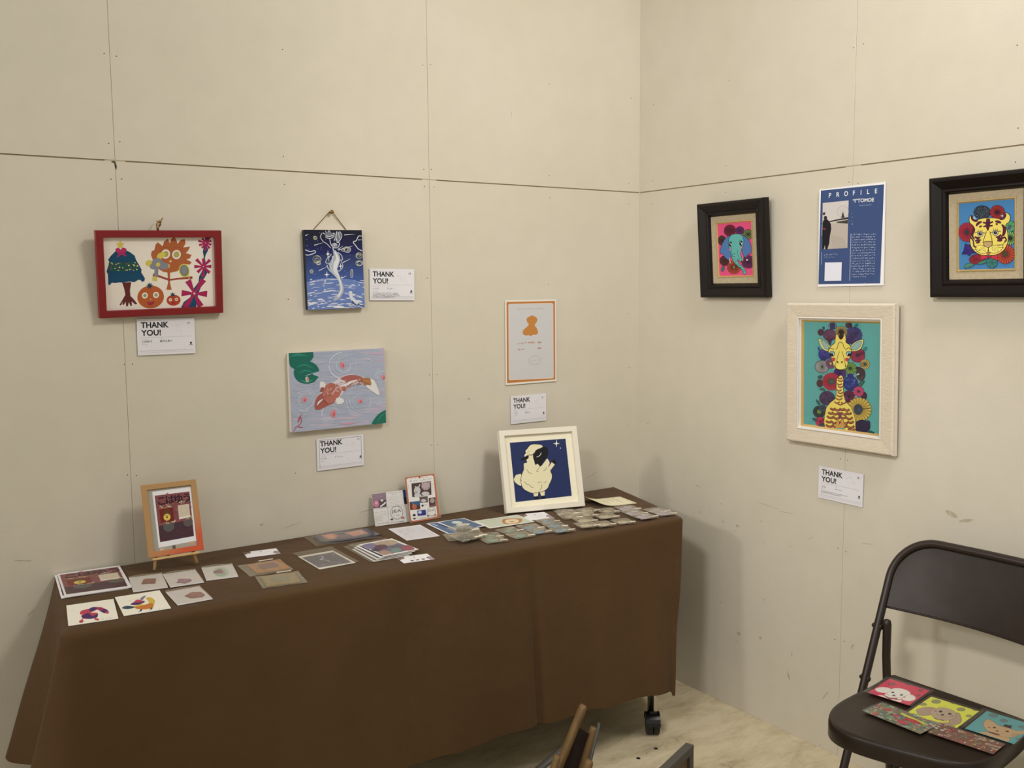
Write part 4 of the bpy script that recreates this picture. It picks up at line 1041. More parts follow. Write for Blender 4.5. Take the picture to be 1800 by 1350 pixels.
o = a.build('poster', None, MR(-.8904, .003, 1.5337, .012))
tag(o, 'dark blue PROFILE poster with white text, between the elephant and tiger pictures', 'poster')

# ---- giraffe picture
CREAM = mat('cream_textured_frame', (216, 204, 184), 0.6, noise=0.04, nscale=40, bump=0.6, bscale=110, stretch=(1, 3, 1))
SILV = mat('silver_rim', (232, 228, 222), 0.3, 0.25)
M = MR(-.8785, .0342, 1.1383, .006, .02) @ Matrix.Translation((0, 0, -.021))
t = thing('framed_picture', 'large cream framed giraffe with flowers on turquoise, behind glass', 'picture', M)
frame_mesh(.3643, .4133, [(0, 0), (0, .0165), (.0025, .0195), (.005, .0205), (.036, .0180), (.0405, .0165), (.0405, 0)], 'frame', CREAM, t)
frame_mesh(.3683-.0025, .4173-.0025, [(0, .002), (0, .012), (.0025, .012), (.0025, .002)], 'outer_rim', SILV, t)
frame_mesh(.2843, .3333, [(0, .004), (0, .0185), (.0022, .0195), (.0042, .0185), (.0052, .012), (.0075, .0125), (.0085, .0110), (.0085, .004)], 'inner_rim', SILV, t)
frame_mesh(.2675, .3165, [(0, .003), (0, .0105), (.0015, .0105), (.0065, .0045), (.0065, .003)], 'gold_lip', GOLD, t)
a = Art(.2600, .3150, [(243, 203), (845, 205), (828, 1108), (243, 1040)], (80, 172, 166), .0012)
a.T = lambda x, y: (.4*x+315, .4*y+180)           # upper half
u = .4
def pet(c, r, n, col, core, lw=5, **k):
    s_ = a.k; a.k = s_*u; a.petals(c, r, n, col, core, PK, lw, **k); a.k = s_
def ln(p, w, col, sm=True):
    a.line(p, [x*u for x in w] if isinstance(w, list) else w*u, col, sm)
def el(c, rx, ry, col, l=PK, lw=4, **k): a.ell(c, rx, ry, col, l, lw*u, **k)
PU = (54, 34, 92)
el((155, 300), 62, 66, (70, 22, 44)); a.poly([(185, 190), (230, 190), (225, 250), (190, 240)], (24, 80, 84), True)
el((385, 170), 80, 70, (44, 36, 84)); ln([(320, 140), (330, 220)], 8, (170, 170, 190)); ln([(440, 130), (450, 220)], 8, (170, 170, 190))
el((325, 350), 130, 118, (88, 32, 76)); R = random.Random(21)
for i in range(170):
    q = math.sqrt(R.random())*.93; t0 = R.uniform(0, 6.28); x, y = 325+126*q*math.cos(t0), 350+114*q*math.sin(t0)
    ln([(x, y), (x+R.uniform(-9, 9), y+R.uniform(-9, 9))], 4, R.choice([(178, 110, 120), (150, 90, 110), (200, 150, 140), (120, 60, 100)]), False)
a.poly([(270, 440), (380, 430), (350, 560), (320, 540)], (54, 26, 60))
el((700, 150), 66, 56, (70, 20, 50)); a.poly([(800, 190), (830, 130), (880, 115), (860, 180)], (40, 120, 110), True, PK, 2)
pet((795, 345), 170, 18, (72, 52, 130), (40, 30, 80), rc=.3); el((780, 480), 60, 50, (50, 36, 110)); el((700, 470), 50, 50, (44, 34, 100))
pet((555, 285), 122, 26, (190, 160, 60), (26, 22, 24), ratio=.42, rc=.4)
el((555, 380), 40, 50, (40, 30, 30))
a.poly([(95, 590), (140, 610), (150, 680), (110, 660)], (24, 70, 130), True); a.poly([(985, 640), (1000, 590), (1052, 578), (1045, 630), (1000, 655)], (40, 130, 120), True, PK, 2)
pet((220, 740), 110, 6, (40, 44, 150), (30, 24, 90), ratio=.66); el((205, 820), 60, 50, (30, 26, 110)); el((300, 760), 70, 60, (46, 36, 130)); pet((240, 700), 70, 6, (60, 60, 170), (30, 24, 90), ratio=.6)
pet((870, 740), 145, 7, (166, 26, 66), (40, 20, 34), ratio=.66, rc=.25)
pet((1010, 920), 100, 14, (206, 178, 84), (44, 70, 60), ratio=.45); el((955, 930), 36, 40, (150, 120, 60))
el((180, 985), 138, 128, (24, 22, 26)); 
for rr, n in ((130, 30), (98, 24), (66, 18), (36, 12)): a.rays((180, 985), rr*.72, rr, n, 9*u, (208, 204, 196), .94, rr)
pet((350, 920), 100, 10, (140, 66, 116), (200, 180, 60), ratio=.5); pet((730, 1010), 122, 8, (110, 156, 56), (40, 56, 30), ratio=.64, rc=.3); a.poly([(380, 1040), (440, 1000), (420, 1060)], (130, 180, 200))
el((930, 1120), 90, 130, (52, 34, 44)); el((880, 1000), 50, 26, (30, 24, 34)); ln([(835, 1140), (880, 1120), (905, 1110)], [6, 26, 6], (190, 190, 196)); ln([(860, 1200), (930, 1220), (980, 1140)], 8, (110, 80, 100))
pet((530, 1110), 120, 6, (76, 20, 120), (40, 10, 70), ratio=.62)
# lower half
LOW = lambda x, y: (.4*x+315, .4*y+630)
UPP = a.T
a.T = LOW
a.poly([(100, 90), (110, 50), (180, 30), (180, 90)], (24, 80, 84), True, PK, 2); a.poly([(130, 300), (210, 280), (240, 340), (170, 330)], (30, 100, 96), True, PK, 2)
el((140, 190), 62, 80, (70, 16, 36)); 
a.poly([(70, 510), (140, 560), (150, 620), (90, 590)], (24, 90, 96), True, PK, 2)
el((280, 480), 150, 140, (50, 28, 70))
for i in range(90):
    q = math.sqrt(R.random())*.9; t0 = R.uniform(0, 6.28); x, y = 280+146*q*math.cos(t0), 480+134*q*math.sin(t0)
    a.ring((x, y), 16, 12, 4*u, R.choice([(96, 50, 120), (80, 40, 110), (120, 60, 140), (30, 14, 50)]), t0, t0+2.6, 5)
pet((365, 150), 178, 22, (196, 36, 62), (50, 44, 36), ratio=.5, rc=.32); el((365, 150), 52, 58, (34, 54, 46), PK, 3); a.rays((365, 150), 10, 64, 18, 4*u, (90, 110, 90))
el((735, 180), 145, 148, (26, 40, 120)); 
for i in range(34):
    t0 = R.uniform(0, 6.28); q = R.uniform(.2, .9); a.ring((735+130*q*math.cos(t0)*.7, 180+130*q*math.sin(t0)*.7), R.uniform(20, 60), R.uniform(16, 50), 5*u, R.choice([(16, 26, 90), (60, 84, 160), (110, 140, 190), (20, 20, 70)]), t0, t0+R.uniform(1, 2.4), 7)
el((730, 20), 60, 34, (40, 34, 120)); a.poly([(880, 220), (920, 150), (1000, 120), (980, 180), (930, 230)], (40, 100, 90), True, PK, 3)
pet((700, 440), 120, 9, (96, 18, 56), (50, 10, 40), ratio=.55); el((640, 470), 50, 50, (90, 40, 90)); el((760, 520), 50, 50, (110, 20, 70)); el((990, 420), 60, 80, (66, 20, 60)); pet((890, 335), 100, 6, (200, 58, 104), (60, 14, 40), ratio=.62); el((840, 440), 34, 26, (120, 150, 150))
pet((900, 690), 240, 22, (206, 170, 60), (40, 54, 66), lw=5, ratio=.5, rc=.3); el((880, 690), 84, 104, (44, 58, 74), PK, 4)
for i in range(50):
    q = R.random(); t0 = R.uniform(0, 6.28); a.ell((880+76*q*math.cos(t0), 690+94*q*math.sin(t0)), 6, 6, R.choice([(90, 100, 116), (60, 80, 90), (20, 26, 40)]), n=5)
pet((130, 750), 120, 14, (34, 54, 52), (104, 130, 50), ratio=.55, rc=.36); pet((200, 680), 70, 9, (60, 80, 104), (40, 50, 60), ratio=.6)
pet((150, 940), 90, 7, (206, 40, 80), (120, 20, 50), ratio=.66); a.poly([(0, 880), (60, 880), (100, 930), (30, 930)], (24, 84, 80), True, PK, 2); el((190, 1010), 60, 40, (60, 66, 80))
el((960, 1020), 150, 130, (34, 22, 60)); el((1070, 960), 40, 60, (40, 22, 70)); a.poly([(1060, 1150), (1110, 1100), (1190, 1140), (1150, 1160)], (24, 80, 84), True, PK, 2)
# body
YG = (236, 212, 84)
a.poly([(470, 100), (520, 40), (550, 18), (590, 50), (600, 120), (592, 250), (600, 400), (640, 540), (740, 640), (790, 760), (830, 900), (830, 1160), (270, 1160), (225, 960), (235, 820), (270, 660), (350, 560), (440, 490), (465, 380), (462, 250)], YG, False, (70, 14, 30), 7*u)
CH = (104, 22, 26)
def scale(cx, cy, r, ww=12):
    for w_, c_ in ((ww*1.9, CH), (ww*.45, (206, 120, 60))): a.ring((cx, cy-r*.75), r, r, w_*u, c_, .42, PI-.42, 8)
for cx, cy, r in ((535, 80, 44), (540, 130, 50), (525, 200, 48), (540, 250, 50), (515, 320, 50), (540, 370, 52), (530, 430, 60), (515, 490, 66), (475, 560, 56), (540, 590, 62), (600, 565, 50)): scale(cx, cy, r)
for row, (y, x0, x1) in enumerate(((690, 350, 710), (770, 310, 750), (850, 290, 770), (940, 270, 790), (1020, 270, 800), (1090, 290, 810))):
    n_ = 5 if row % 2 else 4; 
    for i in range(n_): scale(x0+(x1-x0)*(i+.5)/n_, y+(i % 2)*14, (x1-x0)/n_*.60, 20)
a.poly([(500, 760), (560, 760), (560, 850), (530, 880), (505, 850)], (120, 60, 70), True); a.poly([(440, 1060), (470, 900), (500, 880), (520, 960), (570, 880), (600, 900), (620, 1060)], (206, 150, 60), False, CH, 8*u); a.poly([(500, 1010), (530, 900), (565, 1000), (540, 960)], (150, 30, 30))
a.poly([(440, 1060), (620, 1060), (625, 1100), (440, 1100)], (76, 172, 160))
a.T = UPP
# head
a.poly([(118, 440), (140, 430), (230, 460), (300, 530), (350, 600), (310, 672), (240, 660), (190, 620), (145, 540)], (222, 214, 110), True, PK, 7*u); a.poly([(160, 460), (230, 480), (300, 560), (318, 610), (270, 640), (210, 580)], (140, 176, 168), True, PK, 6*u)
a.poly([(985, 430), (900, 445), (800, 500), (735, 590), (760, 662), (850, 660), (930, 620), (975, 530)], (222, 214, 110), True, PK, 7*u); a.poly([(950, 460), (860, 485), (780, 555), (750, 610), (790, 640), (880, 615), (940, 540)], (140, 176, 168), True, PK, 6*u)
a.poly([(455, 345), (480, 325), (520, 400), (545, 432), (590, 400), (625, 305), (650, 400), (655, 490), (720, 540), (755, 640), (740, 760), (690, 850), (680, 950), (640, 1020), (560, 1050), (480, 1040), (420, 990), (395, 900), (370, 800), (320, 720), (310, 650), (350, 580), (430, 510), (440, 460)], YG, True, PK, 9*u)
ln([(455, 635), (490, 590), (500, 520), (545, 490), (590, 520), (605, 580), (635, 620)], 10, PK); ln([(525, 675), (495, 760), (470, 860), (440, 950)], 9, PK); ln([(570, 670), (600, 760), (622, 860), (640, 940)], 9, PK)
ln([(310, 660), (350, 610), (420, 640)], 10, PK); ln([(640, 645), (700, 600), (750, 640)], 10, PK)
ln([(425, 950), (470, 1020), (545, 1040), (620, 1010), (648, 940)], [22, 14, 12, 14, 22], PK); a.ell((545, 985), 92, 44, (240, 222, 92))
for cx, cy, e in ((382, 722, -1), (705, 715, 1)):
    a.ell((cx, cy), 56, 56, PK); a.poly([(cx-44, cy-8), (cx-30, cy-40), (cx+8, cy-50), (cx+44, cy-22), (cx+40, cy-4)], (110, 176, 176)); a.ell((cx-30*e, cy+10), 12, 22, (206, 214, 200), n=10)
for c in ((410, 835), (668, 832)): a.ell(c, 34, 36, (206, 60, 50), (170, 30, 30), 4*u)
a.ell((488, 885), 14, 22, PK, rot=-.5); a.ell((572, 885), 14, 22, PK, rot=.5)
a.build('artwork', t, Matrix.Translation((0, 0, .0035)))
pane(.2640, .3130, .0062, 'glass', GLASS, t)

# ================================================================ THINGS ON THE TABLE
ZB = 0.6858
def lean_frame(ax, ay, ang, tilt, z=ZB+0.0005):
    d = Vector((math.cos(ang), math.sin(ang), 0)); b = Vector((-d.y, d.x, 0))
    Y = b*math.sin(tilt)+Vector((0, 0, 1))*math.cos(tilt)
    return basis(d, Y, d.cross(Y), (ax, ay, z))
WHITE = mat('white_painted_wood', (232, 226, 210), 0.5)
# ---- sheep picture
t = thing('framed_picture', 'square white frame of a sheep on dark blue, leaning near the table back', 'picture', lean_frame(-.5515, -.1835, math.radians(-14), math.radians(15), ZB+.0058))
o = frame_mesh(.270, .262, [(0, -.022), (0, -.001), (.001, 0), (.0165, 0), (.0175, -.001), (.0175, -.022)], 'frame', WHITE, t)
o.location = (0, .131, 0)
PQ = [(332, 295), (1055, 248), (1170, 1000), (425, 1068)]
MQ = [(250, 212), (1125, 160), (1265, 1075), (358, 1140)]
a = Art(.2355, .2275, MQ, (238, 226, 190), .0015)
a.poly(PQ, (30, 43, 90))
K = (20, 20, 30); CR = (228, 214, 164)
a.poly([(400, 745), (420, 710), (455, 700), (490, 702), (500, 760), (495, 850), (465, 848), (430, 825), (405, 800), (392, 770)], CR, True, K, 5)
a.poly([(650, 945), (722, 945), (716, 1000), (668, 1004)], CR, False, K, 3); a.poly([(735, 935), (808, 930), (806, 990), (762, 996)], CR, False, K, 3)
a.poly([(662, 1003), (718, 996), (728, 1030), (680, 1035)], (14, 12, 20), True); a.poly([(760, 996), (808, 990), (816, 1022), (775, 1028)], (14, 12, 20), True)
a.poly([(530, 470), (560, 545), (520, 560), (518, 600), (520, 640), (498, 700), (486, 770), (498, 850), (530, 900), (590, 935), (650, 955), (720, 945), (790, 930), (845, 890), (862, 845), (890, 780), (896, 720), (875, 670), (888, 640), (930, 575), (890, 545), (850, 600), (862, 560), (845, 525), (822, 500), (790, 540), (740, 600), (700, 565), (672, 580), (655, 520), (640, 450), (590, 455)], CR, True, K, 6)
a.poly([(880, 545), (900, 528), (912, 512), (942, 545), (935, 580), (905, 565)], (16, 14, 22), True)
a.poly([(640, 420), (680, 398), (720, 365), (780, 350), (822, 375), (835, 430), (822, 480), (790, 520), (760, 560), (745, 590), (720, 590), (700, 570), (668, 560), (650, 520), (638, 480)], (16, 16, 18), True)
a.poly([(465, 520), (500, 495), (540, 470), (575, 460), (582, 485), (560, 510), (520, 520)], (14, 14, 18), True)
a.poly([(530, 478), (522, 455), (540, 430), (535, 400), (555, 378), (575, 350), (600, 325), (640, 316), (690, 318), (740, 325), (762, 350), (730, 370), (700, 380), (670, 400), (655, 430), (620, 458), (590, 455), (560, 462)], CR, True, K, 5)
a.line([(555, 435), (575, 412), (590, 410)], 5, (150, 130, 80), True); a.line([(575, 450), (610, 452), (640, 440), (650, 420)], 4, (90, 80, 50), True)
a.line([(685, 482), (715, 470), (735, 448), (742, 425)], 7, (222, 214, 190), True)
for p in ([(735, 600), (710, 640), (690, 668), (715, 672)], [(562, 640), (590, 680), (632, 700)], [(815, 610), (812, 640), (780, 665)], [(532, 800), (570, 835), (600, 845), (620, 870), (655, 878)], [(708, 805), (730, 815), (758, 802)], [(785, 822), (810, 812), (822, 795)], [(762, 840), (764, 880), (735, 920)], [(488, 770), (495, 790)], [(850, 585), (848, 620)]):
    a.line(p, 5, (70, 64, 50), True)
a.star4((938, 310), 44, (226, 220, 196), 52); a.star4((993, 370), 11, (210, 208, 200), 16)
a.scrawl((850, 655), (1050, 660), 26, 12, (66, 80, 120), 2)
a.build('artwork', t, Matrix.Translation((0, .131, -.012)))
MB().box((0, .131, -.020), (.236, .228, .002)).build('backing_board', mat('backing_board', (150, 120, 84), .8), t)
MB().add([(-.03, .16, -.0215), (.03, .16, -.0215), (.03, .02, -.083), (-.03, .02, -.083), (-.03, .16, -.0235), (.03, .16, -.0235), (.03, .02, -.085), (-.03, .02, -.085)],
         [(0, 1, 2, 3), (7, 6, 5, 4), (0, 4, 5, 1), (1, 5, 6, 2), (2, 6, 7, 3), (3, 7, 4, 0)]).build('stand_flap', mat('backing_board', (150, 120, 84), .8), t)

# ---- small easel with framed print
PINE = mat('pale_pine', (206, 170, 112), 0.6, noise=0.08, nscale=30)
Me = lean_frame(-1.746, -.126, math.radians(-1.6), math.radians(16), ZB+.0022)
t = thing('table_easel', 'small pale wooden easel on the left of the table holding a tan frame', 'easel', Me)
for x0, x1 in ((0.000, .038), (.106, .068)):
    MB().tube([(x0, .004, -.004), (x0+(x1-x0)*.5, .10, -.004), (x1, .196, -.004)], .0045, 4, flat=.9).build('leg', PINE, t)
MB().box((.053, .0305, .006), (.116, .0055, .016), bev=.0008).build('ledge', PINE, t)
MB().box((.053, .110, -.0065), (.055, .007, .004), bev=.0008).build('crossbar', PINE, t)
MB().tube([(.053, .185, -.012), (.053, .029, -.086)], .0042, 4).build('rear_leg', PINE, t)
TAN = bpy.data.materials.new('tan_orange_frame'); TAN.use_nodes = True
nt = TAN.node_tree; b = nt.nodes['Principled BSDF']; b.inputs['Roughness'].default_value = .55
tc = nt.nodes.new('ShaderNodeTexCoord'); sx = nt.nodes.new('ShaderNodeSeparateXYZ'); nt.links.new(tc.outputs['Object'], sx.inputs[0])
mth = nt.nodes.new('ShaderNodeMath'); mth.operation = 'MULTIPLY_ADD'; mth.inputs[1].default_value = -1.0; nt.links.new(sx.outputs[1], mth.inputs[0])
m2 = nt.nodes.new('ShaderNodeMath'); m2.operation = 'MULTIPLY'; m2.inputs[1].default_value = .8; nt.links.new(sx.outputs[0], m2.inputs[0]); nt.links.new(m2.outputs[0], mth.inputs[2])
cr = nt.nodes.new('ShaderNodeValToRGB'); mr = nt.nodes.new('ShaderNodeMapRange'); mr.inputs['From Min'].default_value = -.05; mr.inputs['From Max'].default_value = .13
nt.links.new(mth.outputs[0], mr.inputs['Value']); nt.links.new(mr.outputs[0], cr.inputs[0]); nt.links.new(cr.outputs[0], b.inputs['Base Color'])
e = cr.color_ramp.elements; e[0].position = .35; e[0].color = lin((176, 136, 86)); e[1].position = .85; e[1].color = lin((206, 84, 44)); k = e.new(.6); k.color = lin((190, 124, 78))
t = thing('framed_picture', 'tan and orange frame with a purple red print, standing on the small easel', 'picture', Me @ Matrix.Translation((.0555, .1285, .0)))
frame_mesh(.138, .186, [(0, 0), (0, .0085), (.001, .0095), (.013, .0095), (.014, .0085), (.014, 0)], 'frame', TAN, t)
a = Art(.112, .160, [(245, 288), (785, 235), (842, 950), (290, 1010)], (168, 160, 140), .0015, )
a.poly([(525, 940), (565, 935), (567, 990), (528, 992)], (92, 84, 80)); a.poly([(370, 965), (415, 960), (420, 1000), (375, 1005)], (206, 176, 140)); a.poly([(730, 910), (790, 905), (800, 930), (735, 935)], (206, 150, 110))
a.poly([(310, 310), (782, 258), (825, 890), (358, 960)], (232, 226, 218))
def kohayu(a, q, lay):
    """the purple red print with four title characters; q = its four corners, drawn in unit coordinates"""
    H0 = homog([(0, 0), (1, 0), (1, 1), (0, 1)], 1, 1)
    def bil(u, v):
        return tuple((q[0][i]*(1-u)+q[1][i]*u)*(1-v)+(q[3][i]*(1-u)+q[2][i]*u)*v for i in (0, 1))
    T0 = a.T; a.T = bil; W = abs(q[1][0]-q[0][0]); k0 = a.k; a.k = k0*W
    a.poly([(0, 0), (1, 0), (1, 1), (0, 1)], (132, 66, 64))
    R = random.Random(4)
    for i in range(30):
        x, y = R.uniform(0, 1), R.uniform(0, .62); a.line([(x, y), (min(1, x+R.uniform(.05, .3)), y+R.uniform(-.03, .03))], R.uniform(.02, .06), R.choice([(146, 76, 70), (120, 60, 66), (158, 88, 76), (110, 62, 72)]))
    a.poly([(0, .64), (.3, .625), (.65, .62), (1, .60), (1, 1), (0, 1)], (74, 42, 50))
    for i in range(30):
        x, y = R.uniform(0, .9), R.uniform(.68, .97); a.line([(x, y), (min(1, x+R.uniform(.1, .4)), y+R.uniform(-.02, .02))], R.uniform(.01, .03), R.choice([(60, 36, 50), (92, 48, 50), (66, 50, 64), (84, 34, 40)]))
    a.ell((.30, .70), .16, .11, (86, 84, 78)); a.ell((.87, .67), .14, .10, (92, 82, 74)); a.poly([(0, .63), (1, .595), (1, .61), (0, .65)], (150, 80, 70))
    a.poly([(.08, .30), (.48, .30), (.47, .59), (.09, .59)], (122, 24, 18)); a.poly([(.22, .33), (.36, .33), (.40, .45), (.16, .47)], (90, 60, 20))
    a.ell((.28, .49), .10, .075, (226, 190, 70)); a.ell((.28, .49), .03, .02, (60, 50, 30), n=8); a.line([(.22, .45), (.34, .45)], .012, (80, 60, 30))
    a.poly([(.62, .27), (.95, .27), (.95, .55), (.62, .56)], (206, 188, 156)); a.ring((.78, .40), .09, .08, .006, (180, 164, 130)); a.poly([(.62, .54), (.95, .52), (.95, .56), (.62, .58)], (228, 220, 200))
    for p in (((.10, .27), (.44, .25)), ((.68, .22), (.96, .20)), ((.18, .62), (.48, .61)), ((.76, .58), (.98, .56))):
        for j in range(16): x = R.uniform(p[0][0], p[1][0]); y = R.uniform(p[1][1]-.02, p[0][1]+.01); a.line([(x, y), (x+R.uniform(-.03, .05), y+R.uniform(-.025, .025))], .013, R.choice([(226, 220, 160), (200, 196, 110), (236, 232, 206), (150, 160, 100)]))
    for c, x in zip('こはゆう', (.03, .27, .52, .77)): a.text(c, (x, .20), .145, (34, 12, 30), .02)
    a.T = T0; a.k = k0
kohayu(a, [(338, 355), (762, 312), (798, 835), (378, 895)], 0)
a.build('artwork', t, Matrix.Translation((0, 0, .003)))
MB().box((0, 0, .0015), (.114, .162, .002)).build('backing_board', mat('backing_board', (150, 120, 84), .8), t)

# ---- two price boards leaning at the back
t = thing('price_board', 'white information card with purple photo and round JEA stamp, leaning on the wall', 'card', lean_frame(-1.0255, -.040, math.radians(-3.6), math.radians(14)))
a = Art(.1150, .0985, [(128, 403), (605, 350), (655, 790), (172, 860)], (218, 210, 196), .0012)
R = random.Random(6)
a.poly([(130, 408), (325, 385), (333, 582), (150, 606)], (140, 112, 122)); a.scrawl((140, 430), (310, 412), 14, 12, (190, 170, 180), 3, R); a.scrawl((145, 455), (290, 440), 12, 9, (190, 170, 180), 3, R)
a.poly([(140, 505), (328, 485), (333, 582), (150, 606)], (88, 72, 70)); a.ell((188, 540), 42, 52, (196, 110, 136)); a.ell((190, 530), 18, 20, (226, 160, 176)); a.ell((268, 495), 18, 14, (226, 222, 214)); a.line([(245, 580), (290, 550), (320, 520)], 18, (220, 214, 206), True)
a.poly([(552, 352), (600, 348), (620, 545), (575, 550)], (38, 66, 120)); a.poly([(560, 450), (610, 470), (620, 545), (575, 550)], (30, 34, 50))
a.scrawl((350, 400), (540, 378), 12, 16, (90, 84, 80), 3, R); a.scrawl((410, 415), (460, 410), 16, 3, (50, 46, 46), 4, R)
for i in range(6): a.scrawl((345, 460+i*22), (520-R.randint(0, 60), 440+i*22), 8, 14, (130, 124, 116), 2.5, R)
for i in range(6): a.scrawl((170, 662+i*25), (345-(70 if i > 2 else 0), 640+i*25), 9, 12, (110, 104, 98), 2.5, R)
a.line([(345, 590), (360, 830)], 2.5, (140, 130, 122)); a.line([(180, 610), (600, 560)], 2.5, (150, 140, 130))
a.ring((467, 665), 84, 90, 4, (84, 82, 88)); a.text('JEA', (405, 668), 40, (110, 108, 112), 0, to=(530, 652)); a.scrawl((430, 705), (500, 700), 20, 3, (100, 98, 100), 4, R)
a.scrawl((195, 825), (345, 805), 12, 12, (50, 46, 46), 4, R); a.scrawl((390, 800), (575, 780), 14, 14, (40, 38, 40), 5, R); a.ell((550, 735), 22, 16, (190, 110, 80)); a.ell((400, 758), 18, 10, (60, 56, 54))
a.build('printed_card', t, Matrix.Translation((0, .0493, 0)))
t = thing('price_board', 'tall card with orange border and plush toy photos, standing beside the white JEA card', 'card', lean_frame(-.924, -.058, math.radians(1), math.radians(12)))
a = Art(.1040, .1385, [(580, 160), (985, 105), (1090, 735), (660, 810)], (192, 104, 72), .0012)
a.poly([(600, 185), (625, 168), (950, 128), (972, 140), (1052, 700), (1035, 720), (690, 782), (668, 765)], (228, 220, 204))
a.scrawl((650, 178), (900, 148), 16, 9, (150, 70, 50), 4, R); a.ell((780, 155), 14, 12, (180, 60, 40)); a.scrawl((640, 212), (950, 176), 26, 15, (60, 52, 50), 5, R)
a.scrawl((625, 250), (640, 350), 30, 3, (90, 80, 74), 4, R); a.scrawl((960, 230), (975, 400), 30, 4, (90, 80, 74), 4, R)
a.poly([(668, 240), (940, 205), (955, 395), (682, 430)], (78, 60, 54))
a.ell((752, 340), 46, 60, (196, 190, 182)); a.line([(720, 280), (745, 310)], 20, (190, 184, 176)); a.line([(790, 250), (770, 290)], 16, (196, 190, 180)); a.ell((735, 360), 9, 9, K)
a.ell((870, 275), 60, 56, (186, 158, 152)); a.line([(815, 225), (840, 250)], 24, (186, 158, 152)); a.line([(925, 215), (905, 245)], 24, (186, 158, 152)); a.ell((832, 305), 6, 8, K); a.ell((905, 298), 6, 8, K); a.ell((870, 318), 8, 5, (90, 40, 40)); a.ell((760, 405), 50, 24, (200, 194, 186)); a.ell((870, 380), 56, 30, (202, 190, 184))
a.poly([(645, 500), (790, 482), (800, 605), (655, 618)], (96, 50, 40)); a.poly([(650, 500), (790, 484), (795, 530), (740, 560), (690, 520)], (50, 92, 130)); a.ell((715, 570), 34, 36, (190, 96, 60)); a.line([(690, 520), (705, 560)], 10, (190, 150, 110))
a.poly([(782, 428), (900, 414), (908, 505), (795, 512)], (104, 84, 78)); a.ell((845, 480), 36, 24, (196, 186, 178)); a.poly([(915, 445), (1012, 430), (1025, 562), (930, 572)], (90, 60, 56)); a.ell((970, 480), 34, 34, (170, 150, 142)); a.line([(930, 560), (1010, 540)], 14, (140, 80, 70))
a.ell((832, 552), 16, 16, (60, 56, 54)); a.scrawl((850, 545), (900, 538), 14, 5, (60, 56, 54), 4, R); a.scrawl((690, 445), (720, 442), 12, 2, (100, 90, 84), 3, R)
a.poly([(755, 625), (878, 612), (888, 692), (765, 705)], (56, 62, 130)); a.ell((795, 650), 28, 22, (196, 200, 216)); a.poly([(820, 620), (870, 620), (876, 690), (830, 696)], (40, 50, 130)); a.ell((713, 692), 22, 18, (40, 38, 40)); a.ell((717, 745), 22, 12, (70, 64, 62))
a.ring((962, 640), 62, 64, 4, (100, 96, 98)); a.text('JEA', (915, 640), 28, (120, 116, 116), 0, to=(1008, 630)); a.scrawl((760, 742), (890, 728), 12, 11, (80, 74, 70), 4, R); a.scrawl((905, 735), (1035, 712), 12, 10, (60, 54, 52), 5, R); a.ell((1022, 690), 18, 14, (190, 120, 80)); a.ell((915, 705), 16, 9, (70, 64, 60))
a.build('printed_card', t, Matrix.Translation((0, .0693, 0)))
MB().box((.002, .0735, -.0008), (.114, .147, .0006)).build('clear_sleeve', SLEEVE, t)

# ---- flat prints and cards. each is one sheet, drawn from its own corner layout
def sheet(name, label, cat, x, y, z, ang, w, h, quad, bg, draw, gloss=False, group=None, thick=.0008, sleeve=None, bend=None, grid=1):
    a = Art(w, h, quad, bg, thick, grid=grid)
    if draw: draw(a)
    o = a.build(name, None, MT(x, y, z, ang), gloss, bend)
    tag(o, label, cat, group)
    if sleeve:
        sw, sh, dx, dy = sleeve
        mb = MB()
        mb.grid(lambda u, v: (dx+(u-.5)*sw, dy+(v-.5)*sh, thick+.0022+.0004*math.sin(u*9+v*5)), 8, 8)
        s_ = mb.build('clear_sleeve', SLEEVE, o)
    return o
def crab_print(a): kohayu(a, [(185, 420), (1590, 185), (1685, 690), (205, 930)], 0)
QP = [(130, 400), (1645, 140), (1785, 720), (155, 1010)]
sheet('art_print', 'lower white bordered purple red print, left edge showing under its twin', 'print', -1.8975, -.1160, ZB, -.09, .148, .212, QP, (230, 222, 214), crab_print, group='purple red prints at the left end of the table')
sheet('art_print', 'top white bordered purple red print of the pair at the left end of the table', 'print', -1.8905, -.1160, ZB+.0016, -.08, .148, .215, QP, (230, 222, 214), crab_print, True, group='purple red prints at the left end of the table')

def d_crab(a):
    P1, P2, P3 = (198, 60, 78), (78, 36, 100), (156, 44, 96)
    a.poly([(355, 640), (400, 625), (440, 615), (470, 600), (520, 597), (560, 600), (600, 620), (622, 645), (615, 662), (575, 660), (540, 640), (515, 625), (480, 640), (450, 655), (500, 655), (515, 665), (505, 700), (470, 712), (400, 722), (360, 715), (350, 690), (362, 672), (340, 675)], P1, True)
    a.poly([(430, 625), (470, 600), (515, 600), (500, 625), (455, 645)], P2, True); a.poly([(540, 640), (590, 615), (620, 640), (600, 662)], P2, True); a.poly([(350, 700), (420, 660), (460, 690), (510, 665), (500, 702), (420, 722)], P2, True)
    a.poly([(520, 605), (560, 605), (560, 630), (530, 630)], P3, True); a.ell((603, 653), 18, 12, P1)
    a.line([(365, 715), (345, 738)], 14, P3); a.ell((342, 748), 24, 15, P1, rot=-.4); a.line([(480, 705), (490, 720)], 14, P3); a.ell((495, 724), 24, 12, P1, rot=.2)
    a.scrawl((530, 722), (650, 706), 14, 9, (130, 110, 100), 3)
QC = [(222, 585), (685, 512), (705, 712), (208, 797)]
sheet('postcard', 'cream postcard with a red and purple crab, front left corner of the table', 'postcard', -1.941, -.357, ZB, -.14, .1, .15, QC, (240, 230, 204), d_crab)
